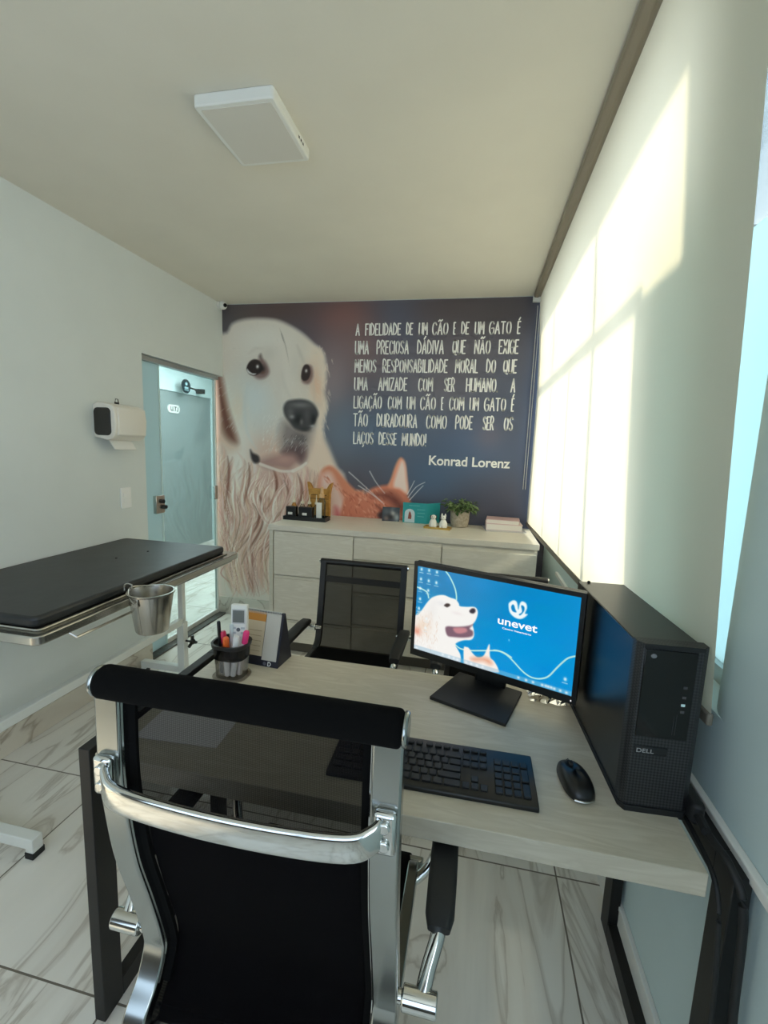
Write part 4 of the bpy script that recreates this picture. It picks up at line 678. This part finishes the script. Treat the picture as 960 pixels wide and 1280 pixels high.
obj('base', MB().prism([(-.117,-.125),(.105,-.125),(.095,.062),(-.105,.062)], 2, .0, .010), m_dull, mo, bevel=.002)
obj('power_light', MB().box((.236,-.0066,.062),(.239,-.0060,.066)), m_txt, mo)
# ------------------------------------------------------------------ keyboard, mouse
kb = thing('keyboard', 'black full-size computer keyboard on the desk', 'keyboard', (-.055,.925,.75), .01)
obj('tray_body', MB().prism([(-.075,0),(.075,0),(.075,.018),(.068,.020),(-.07,.012),(-.075,.009)], 0, -.222, .222), m_black, kb, bevel=.002)
m_key = mat('black_keycap', (20,21,22), .42)
def slope(y): return .0125+(y+.07)*.0585
pit_ = .0187
def key(cx, cy, w=1, d=1):
    hw = (w*pit_-.0032)/2; hd = (d*.0205-.0036)/2; z0 = slope(cy)-.002
    mb = MB().box((cx-hw,cy-hd,z0),(cx+hw,cy+hd,z0+.0055)); k = obj('key', mb, m_key, kb, bevel=.0012, bseg=1)
    return k
rows = [(.032,[1]*13+[2]),(.0115,[1.5]+[1]*12+[1.5]),(-.009,[1.75]+[1]*11+[2.25]),(-.0295,[1.25]+[1]*11+[2.75]),(-.050,[1.25,1.25,1.25,5.5,1.25,1.25,1.25,2])]
for cy, ws in rows:
    x = -.214
    for w in ws: key(x+w*pit_/2, cy, w); x += w*pit_
for k in range(13): key(-.214+pit_*(.5+k*1.08+(k>0)*.3+(k>4)*.25+(k>8)*.2), .0555, 1, .7)
for k in range(3):
    for r in range(2): key(.0765+k*pit_, .032-.0205*r)
    key(.0765+k*pit_, -.050)
    key(.0765+k*pit_, .0555, 1, .7)
key(.0765+pit_, -.0295)
for r in range(4):
    for k in range(3):
        if r == 3 and k == 0: continue
        key(.145+k*pit_-(0 if not(r == 3 and k == 0) else 0), .0115-.0205*r+.0205-.0205)
key(.145+pit_*.0, .0115-.0205*3); key(.145+3*pit_, .0115-.0102, 1, 2); key(.145+3*pit_, -.0397, 1, 2)
for k in range(4): key(.145+k*pit_, .032)
ms = thing('mouse', 'black computer mouse on the desk between the keyboard and the tower', 'mouse', (.254,.957,.75), .16)
mv = MB(); n1, n2 = 18, 14; vv = []
for j in range(n2+1):
    t = j/n2*PI/2
    for i in range(n1*2):
        a = PI*i/n1; ca, sa = math.cos(a), math.sin(a); e = .75
        x = .031*math.copysign(abs(ca)**e, ca)*(1-.08*sa); y = .060*math.copysign(abs(sa)**e, sa)
        s = math.cos(t)**.55; vv.append((x*s, y*s, .004+.031*math.sin(t)**.9*(1-.10*y/.06-.18*(y/.06)**2)))
ff = [(j*36+i, j*36+(i+1)%36, (j+1)*36+(i+1)%36, (j+1)*36+i) for j in range(n2) for i in range(36)]+[tuple(range(36))[::-1]]
obj('shell', mv.add(vv, ff), mat('mouse_black', (14,14,15), .35), ms, smooth=True)
obj('scroll_wheel', MB().tube([(-.004,.030,.0245),(.004,.030,.0245)], .008, 16), m_dull, ms)
obj('button_seam', MB().tube([(0,.052,.018),(0,.046,.0262),(0,.022,.0335)], .0007, 6), m_dull, ms)
obj('silver_lip', MB().tube(spline([(-.020,-.0545,.006),(0,-.0602,.006),(.020,-.0545,.006)], 6), .0026, 8), m_steel, ms)
# ------------------------------------------------------------------ computer tower
pc = thing('computer_tower', 'slim black computer tower standing on the right end of the desk', 'computer', (.381,1.125,.75), math.radians(3.2))
m_case = mat('black_case', (22,23,25), .33); m_gloss = mat('gloss_black_panel', (6,7,8), .12)
m_perf = mat('perforated_front', (40,41,42), .5)
ck = nd(m_perf, 'ShaderNodeTexChecker'); ck.inputs['Scale'].default_value = 230; lk(m_perf, ocoords(m_perf, rot=(0,.785,0)), ck.inputs['Vector']); ck.inputs[1].default_value = lin((52,53,54)); ck.inputs[2].default_value = lin((22,22,23)); lk(m_perf, ck.outputs[0], pbsdf(m_perf).inputs['Base Color'])
obj('case', MB().box((-.052,-.185,.008),(.052,.215,.352)), m_case, pc, bevel=.002)
obj('front_panel', MB().prism([(-.053,-.184),(-.053,-.203),(-.045,-.215),(.045,-.215),(.056,-.205),(.056,-.184)], 2, .012, .356), m_perf, pc, bevel=.0015)
obj('drive_panel', MB().box((-.043,-.2175,.165),(.036,-.2145,.345)), m_gloss, pc, bevel=.001)
obj('top_strip', MB().box((-.045,-.2178,.347),(.046,-.213,.3565)), m_case, pc, bevel=.001)
bd = obj('badge', MB().box((-.041,-.2168,.126),(.010,-.2148,.144)), m_case, pc, bevel=.001)
lettering('badge_lettering', 'DELL', mat('badge_silver', (172,172,170), .4), bd, (-.038,-.2169,.1305), (1,0,0), (0,0,1), .027, .0085, .01)
obj('power_button', MB().tube([(-.030,-.2174,.333),(-.030,-.2186,.333)], .0045, 16), mat('silver_ring', (120,122,124), .3), pc)
for k, (z, w) in enumerate(((.272,.010),(.252,.010),(.236,.012),(.222,.012))): obj('port', MB().box((.020,-.2182,z),(.026,-.2174,z+.005)), mat('port_grey', (70,70,72), .5) if k != 2 else m_edge, pc)
obj('vent_slots', MB().box((.012,-.218,.175),(.0125,-.2174,.215)).box((.016,-.218,.175),(.0165,-.2174,.218)), mat('slot_grey', (60,60,62), .5), pc)
obj('base_foot', MB().prism([(-.054,.20),(-.054,-.204),(-.046,-.219),(.046,-.219),(.057,-.206),(.057,.20)], 2, 0, .012), m_dull, pc, bevel=.001)
obj('seam', MB().box((-.0526,-.18,.349),(-.0521,.21,.351)), m_gloss, pc)
obj('top_screw', MB().ball((-.03,.205,.354), .004, 10, 6), m_black, pc)
for ch_ in list(pc.children)+list(bd.children):                       # the case is a little wider than its drawing
    for v in ch_.data.vertices: v.co.x *= 1.19
# cables behind the tower
def cable(pts, r, lab, nm='power_cable', g=None): return tag(obj(nm, MB().tube(spline(pts, 8), r, 10), m_dull, smooth=True), lab, 'cable', g)
cable([(.470,.885,.762),(.474,.85,.762),(.480,.80,.757),(.490,.768,.70),(.497,.755,.45),(.497,.68,.2),(.497,.58,.012)], .007, 'thick black power cable running over the desk edge by the right wall')
cable([(.4615,1.25,.745),(.4605,1.05,.748),(.4605,.92,.742),(.4605,.80,.72),(.462,.768,.60),(.475,.772,.40),(.478,.74,.20),(.47,.70,.012)], .0045, 'thinner black cable in the gap between desktop and right frame', 'signal_cable')
pl = thing('power_plug', 'black power plug head lying behind the tower near the right wall', 'plug', (.468,.93,.772))
obj('plug_body', MB().prism(rounded(.026,.075,.012,4), 2, -.02, .022), m_dull, pl, bevel=.006); obj('strain_relief', MB().tube([(0,-.036,.0),(-.002,-.07,-.002)], .009, 10), m_dull, pl)
# ------------------------------------------------------------------ things on the left of the desk
ph = thing('pen_holder', 'smoky clear pen cup with a black rim at the desk left end', 'pen holder', (-.694,1.185,.75))
m_smoke = glass('smoky_plastic', (238,237,236), .05, .06)
def ringwall(w0, d0, w1, d1, z0, z1, th, m=20):
    mb = MB(); a = rounded(w0,d0,min(w0,d0)*.38,4); b = rounded(w1,d1,min(w1,d1)*.38,4); ai = rounded(w0-2*th,d0-2*th,min(w0,d0)*.36,4); bi = rounded(w1-2*th,d1-2*th,min(w1,d1)*.36,4); n = len(a)
    V = [(x,y,z0) for x,y in a]+[(x,y,z1) for x,y in b]+[(x,y,z1) for x,y in bi]+[(x,y,z0) for x,y in ai]
    return mb.add(V, [(q*n+i, q*n+(i+1)%n, ((q+1)%4)*n+(i+1)%n, ((q+1)%4)*n+i) for q in range(4) for i in range(n)])
cupb = ringwall(.088,.075,.098,.084,.004,.070,.002); obj('cup', cupb, m_smoke, ph, smooth=True)
obj('foot_plate', MB().prism(rounded(.108,.092,.034,5), 2, 0, .005), m_smoke, ph, bevel=.001)
obj('sleeve', ringwall(.0985,.0845,.104,.090,.062,.100,.0015), glass('dark_smoky_plastic', (146,145,147), .08, .06), ph, smooth=True)
obj('rim', ringwall(.110,.096,.114,.100,.098,.110,.006), m_black, ph, smooth=True)
def pen(dx, dy, lean, h_, r_, body, cap, lab, nm='marker'):
    t = thing(nm, lab, 'pen', (-.694+dx,1.185+dy,.757)); t.rotation_euler = (lean[0], lean[1], 0); t['group'] = 'pens in the smoky cup'
    obj('barrel', MB().tube([(0,0,0),(0,0,h_*.72)], r_, 12), mat('pen_body', body, .35), t, bevel=.001)
    obj('cap', MB().tube([(0,0,h_*.72),(0,0,h_*.97),(0,0,h_)], r_*1.08, 12, scale=[1,1,.7]), mat('pen_cap', cap, .35), t, bevel=.001)
pen(-.030,-.008,(.0,-.05),.165,.0050,(24,22,24),(14,14,16),'thin black pen, leftmost in the pen cup','pen')
pen(-.018,.005,(.05,-.08),.132,.0085,(168,58,70),(206,40,84),'red marker with crimson cap at the left of the pen cup')
pen(-.004,-.018,(.10,.02),.128,.0085,(238,234,230),(238,108,44),'white marker with orange cap at the front of the pen cup')
pen(.012,-.014,(.12,.16),.138,.0085,(240,238,234),(228,226,224),'plain white marker leaning right in the pen cup')
pen(.024,.0,(.04,.20),.146,.0085,(240,232,232),(242,62,130),'white marker with hot pink cap at the right of the pen cup')
pen(-.010,.018,(-.06,-.03),.146,.007,(226,222,226),(206,216,214),'pale grey marker behind the orange one in the pen cup')
rc = thing('air_conditioner_remote', 'white air conditioner remote standing upright in the pen cup', 'remote', (-.683,1.208,.758)); rc.rotation_euler = (-.10,-.02,.12)
obj('shell', MB().prism(rounded(.052,.020,.006), 2, 0, .205), m_white, rc, bevel=.003)
obj('display', MB().box((-.018,-.0108,.150),(.018,-.0098,.188)), mat('grey_display', (120,124,120), .2), rc); obj('display_border', MB().box((-.021,-.0104,.146),(.021,-.0096,.192)), mat('display_border', (206,206,204), .4), rc)
for (x, z) in ((-.014,.133),(.014,.133),(-.014,.118),(.014,.118),(0,.104)): obj('button', MB().box((x-.006,-.0115,z-.003),(x+.006,-.0100,z+.003)), mat('remote_button', (190,196,198), .5), rc)
obj('power_key', MB().tube([(0,-.0100,.128),(0,-.0118,.128)], .006, 12), mat('remote_key_dark', (90,96,104), .5), rc)
ca = thing('desk_calendar', 'black easel desk calendar with an orange month page, beside the pen cup', 'calendar', (-.655,1.31,.75), -.08)
m_navy = mat('navy_card', (26,26,38), .55)
obj('easel', MB().prism([(-.048,0),(.046,0),(.004,.166),(-.004,.166)], 0, -.082, .082).prism([(-.0476,.0004),(-.0476,.001),(-.040,.0004)], 0, -.08, .08), m_navy, ca)
sl = math.atan2(.044,.166)
def face(x0, x1, s0, s1, lift, m, nm, par=None):               # a sheet lying on the easel's sloping front
    f = lambda s, l: (-.048+.044*s/.172-l*math.cos(sl), .166*s/.172+l*math.sin(sl)*.3)
    return obj(nm, MB().prism([f(s0,0),f(s1,0),f(s1,lift),f(s0,lift)], 0, x0, x1), m, par or ca)
face(-.080,.020,.030,.168,.0012,mat('calendar_paper', (214,196,166), .7),'month_page')
face(-.080,.020,.140,.168,.0016,mat('calendar_orange', (206,140,62), .7),'month_header'); face(-.080,-.045,.085,.118,.0016,mat('calendar_rust', (190,116,74), .7),'printed_picture')
face(.022,.074,.020,.168,.0018,mat('calendar_card', (206,200,188), .6),'side_card')
gm = MB()
for r in range(5): gm.box((-.036,-.049+.044*(.045+.016*r)/.172-.0028,.166*(.045+.016*r)/.172),(.012,-.049+.044*(.045+.016*r)/.172-.0018,.166*(.045+.016*r)/.172+.0012))
obj('date_grid', gm, mat('calendar_ink', (170,148,118), .7), ca)
sp = MB()
for k in range(26): x = -.077+k*.006; sp.tube([(x,-.006+.006*math.cos(a),.164+.007*math.sin(a)) for a in np.linspace(0,2*PI,9)[:-1]], .0009, 6, closed=True, up=(1,0,0))
obj('wire_binding', sp, m_white, ca)
f = lambda s: (-.048+.044*s/.172-.0008, .166*s/.172)
lettering('maker_letter', 'D', m_white, ca, (.046,f(.004)[0]-.0012,f(.004)[1]), (1,0,0), (0,math.sin(sl),math.cos(sl)), .012, .013, .03)
obj('maker_emblem', MB().prism(rounded(.011,.011,.005,4,.036,.0105), 1, f(.010)[0]-.003, f(.010)[0]-.002), mat('emblem_grey', (96,96,106), .5), ca)
pp = thing('paper_sheet', 'white printed sheet lying flat in front of the pen cup', 'paper', (-.665,1.01,.7505), .06)
obj('sheet', MB().box((-.105,-.1485,0),(.105,.125,.0008)), mat('white_paper', (236,232,234), .7), pp)
mk = MB().tube([(-.030,.093,.0008),(-.030,.093,.0012)], .008, 12).tube([(-.014,.093,.0008),(-.014,.093,.0012)], .006, 12)
for k in range(8): mk.box((-.004+k*.008,.083,.0008),(.001+k*.008,.092,.0012))
obj('printed_heading', mk, m_dull, pp)
pb = MB(); rg = random.Random(5); V = []
for j in range(7):
    for i in range(12): V.append((-.05+.1*i/11+rg.uniform(-.004,.004), -.03+.06*j/6+rg.uniform(-.004,.004), .003+rg.uniform(0,.022)*math.sin(PI*i/11)*math.sin(PI*j/6)))
pb.add(V, [(j*12+i, j*12+i+1, (j+1)*12+i+1, (j+1)*12+i) for j in range(6) for i in range(11)])
pb.move(Matrix.Translation((.245,1.30,.7505)))
tag(obj('plastic_wrapper', pb, glass('clear_film', (232,230,224), .12, .3)), 'crumpled clear plastic wrapper on the desk behind the monitor', 'wrapper')
# ------------------------------------------------------------------ chairs
m_mesh = weave('black_mesh_fabric', (10,9,11), .15, 900); m_mesh2 = weave('black_mesh_fabric_thin', (16,16,16), .15, 900)
m_fabric = mat('black_fabric', (9,9,9), 1.0, Specular_IOR_Level=.12); n_ = nd(m_fabric, 'ShaderNodeTexNoise'); n_.inputs['Scale'].default_value = 700; lk(m_fabric, ocoords(m_fabric), n_.inputs['Vector']); bump(m_fabric, n_.outputs['Fac'], .35, .001)
m_rail = mat('polished_rail', (168,172,170), .2, 1)
def chair_base(t):
    obj('gas_column', MB().tube([(0,.0,.10),(0,0,.26)], .026, 16).tube([(0,0,.26),(0,0,.42)], .014, 16), m_chrome, t, smooth=True)
    obj('tilt_mechanism', MB().box((-.07,-.10,.395),(.07,.12,.43)), m_black, t, bevel=.006)
    for k in range(5):
        a = PI/2+k*2*PI/5; c_, s_ = math.cos(a), math.sin(a)
        sp_ = obj('base_spoke', MB().bar([(.02*c_,.02*s_,.115),(.16*c_,.16*s_,.105),(.29*c_,.29*s_,.082)], .036, .022, scale=[1.1,1,.8]), m_chrome, t, bevel=.004)
        cc = (.29*c_, .29*s_)
        obj('caster', MB().tube([(cc[0]-.022*s_, cc[1]+.022*c_, .028),(cc[0]-.004*s_, cc[1]+.004*c_, .028)], .028, 16).tube([(cc[0]+.004*s_, cc[1]-.004*c_, .028),(cc[0]+.022*s_, cc[1]-.022*c_, .028)], .028, 16).tube([(cc[0],cc[1],.028),(cc[0],cc[1],.084)], .006, 8), m_black, sp_, smooth=True)
def panel(prof, hw, off, th=.003):
    P = spline(prof, 8); mb = MB(); V = []; n = len(P)
    for y, z in P:
        for i in range(9): x = -hw+2*hw*i/8; V.append((x, y+off, z))
    return mb.add(V, [(j*9+i, j*9+i+1, (j+1)*9+i+1, (j+1)*9+i) for j in range(n-1) for i in range(8)])
def arm(t, s, prof, m_tube, piv, pad):
    (px_, py_, pz_) = piv; (qx, ya, yb, qz) = pad
    a_ = obj('armrest', MB().tube(spline([(s*(px_+.03),py_,pz_),(s*(px_*.5+qx*.5+.012),py_*.5+ya*.5,pz_*.5+qz*.5-.012),(s*qx,ya+.01,qz-.02),(s*qx,ya+.05,qz-.016),(s*qx,yb-.03,qz-.016),(s*(qx-.005),yb+.01,qz-.05),(s*(qx-.03),yb-.02,.48),(s*(qx-.09),yb-.06,.435)], 6), .0125, 12, ry=.012), m_tube, t, smooth=True)
    obj('pivot', MB().tube([(s*px_,py_,pz_),(s*(px_+.055),py_,pz_)], .017, 18).tube([(s*(px_-.03),py_,pz_),(s*px_,py_,pz_)], .010, 14), m_tube, a_, bevel=.002)
    obj('arm_pad', MB().sweep([(s*qx,ya,qz-.006),(s*qx,ya+.02,qz),(s*qx,ya+.08,qz+.004),(s*qx,yb-.05,qz+.004),(s*qx,yb,qz-.004)], rounded(.052,.030,.011,4), scale=[.72,.95,1,1,.8]), m_dull, a_, smooth=True)
ch = thing('office_chair', 'high-backed black mesh office chair with polished chrome frame, back to the camera', 'chair', (-.296,.78,0))
prof = [(-.25,1.09),(-.251,.97),(-.245,.90),(-.230,.80),(-.204,.70),(-.180,.60),(-.178,.56),(-.200,.515),(-.228,.487),(-.236,.462),(-.21,.440),(-.13,.432),(.10,.442),(.20,.438),(.245,.405)]
for s in (-1, 1):
    obj('side_rail', MB().bar([(s*.209,y,z) for y,z in spline(prof, 8)], .041, .026, up=(0,-1,.01)), m_rail, ch, bevel=.004)
    obj('rail_groove', MB().bar([(s*.189,y+.004,z) for y,z in spline(prof[:8], 6)], .005, .020, up=(0,-1,.01)), m_chrome, ch)
    arm(ch, s, prof, m_chrome, (.236,-.182,.598), (.285,-.125,.205,.672))
obj('mesh_back', panel(prof[:10], .190, .010), m_mesh, ch, smooth=True)
for s in (-1, 1): obj('mesh_border', MB().bar([(s*.183,y+.006,z) for y,z in spline(prof[:8], 6)], .018, .006, up=(0,-1,.01)), m_fabric, ch)
obj('lumbar_layer', panel([(-.232,.885),(-.222,.80),(-.200,.70),(-.172,.60),(-.168,.55),(-.19,.505),(-.215,.475),(-.20,.448)], .187, .016), m_fabric, ch, smooth=True)
hr = obj('head_roll', MB().tube([(-.226,-.25,1.102),(.226,-.25,1.102)], .0245, 24), m_fabric, ch, bevel=.006, bseg=3)
for s in (-1, 1): obj('roll_end_cap', MB().tube([(s*.226,-.25,1.102),(s*.2335,-.25,1.102)], .0225, 24), m_rail, hr, bevel=.003)
brp = spline([(-.208,-.266,.972),(-.198,-.282,.965),(-.165,-.296,.958),(-.06,-.302,.954),(.06,-.302,.954),(.165,-.296,.958),(.198,-.282,.965),(.208,-.266,.972)], 6)
cbv = obj('back_brace', MB().sweep(brp, rounded(.012,.040,.0055,3)), m_chrome, ch, smooth=True)
for s in (-1, 1):
    obj('brace_plate', MB().box((s*.211-.015,-.276,.937),(s*.211+.015,-.262,.997)), m_chrome, cbv, bevel=.005)
    for z in (.954,.980): obj('bolt', MB().tube([(s*.211,-.276,z),(s*.211,-.281,z)], .008, 14), m_chrome, cbv, bevel=.002)
obj('seat', MB().prism([(-.205,.445),(-.12,.448),(.10,.462),(.20,.458),(.25,.425),(.245,.415),(.19,.436),(.10,.438),(-.12,.425),(-.20,.428)], 0, -.20, .20), m_fabric, ch, bevel=.008)
chair_base(ch)
vc = thing('visitor_chair', 'black mesh visitor chair behind the desk, clear of the monitor', 'chair', (-.523,1.87,0), PI, 'visitor chairs behind the desk')
vp = [(-.275,.872),(-.262,.78),(-.245,.68),(-.226,.58),(-.218,.53),(-.205,.485),(-.17,.455),(-.10,.445),(.12,.452),(.20,.446),(.245,.415)]
m_brail = mat('black_rail', (17,17,18), .4)
for s in (-1, 1):
    obj('side_rail', MB().bar([(s*.208,y,z) for y,z in spline(vp, 8)], .030, .024, up=(0,-1,.01)), m_brail, vc, bevel=.004)
    arm(vc, s, vp, m_chrome, (.222,-.205,.545), (.245,-.15,.155,.60))
obj('mesh_back', panel(vp[:7], .196, .006), m_mesh2, vc, smooth=True)
tb = obj('top_bar', MB().tube([(-.225,-.278,.872),(.225,-.278,.872)], .015, 14), m_brail, vc, bevel=.003)
for s in (-1, 1): obj('end_cap', MB().tube([(s*.225,-.278,.872),(s*.230,-.278,.872)], .013, 14), m_chrome, tb)
obj('back_band', MB().bar([(-.196,-.258,.788),(.196,-.258,.788)], .006, .030), m_brail, vc)
obj('seat', MB().prism([(-.17,.462),(-.10,.458),(.12,.466),(.20,.460),(.248,.425),(.24,.41),(.19,.438),(.12,.442),(-.10,.432),(-.17,.445)], 0, -.20, .20), m_fabric, vc, bevel=.008)
chair_base(vc)
dup(vc, (.137,1.87,0), PI, 'black mesh visitor chair almost wholly hidden behind the monitor')
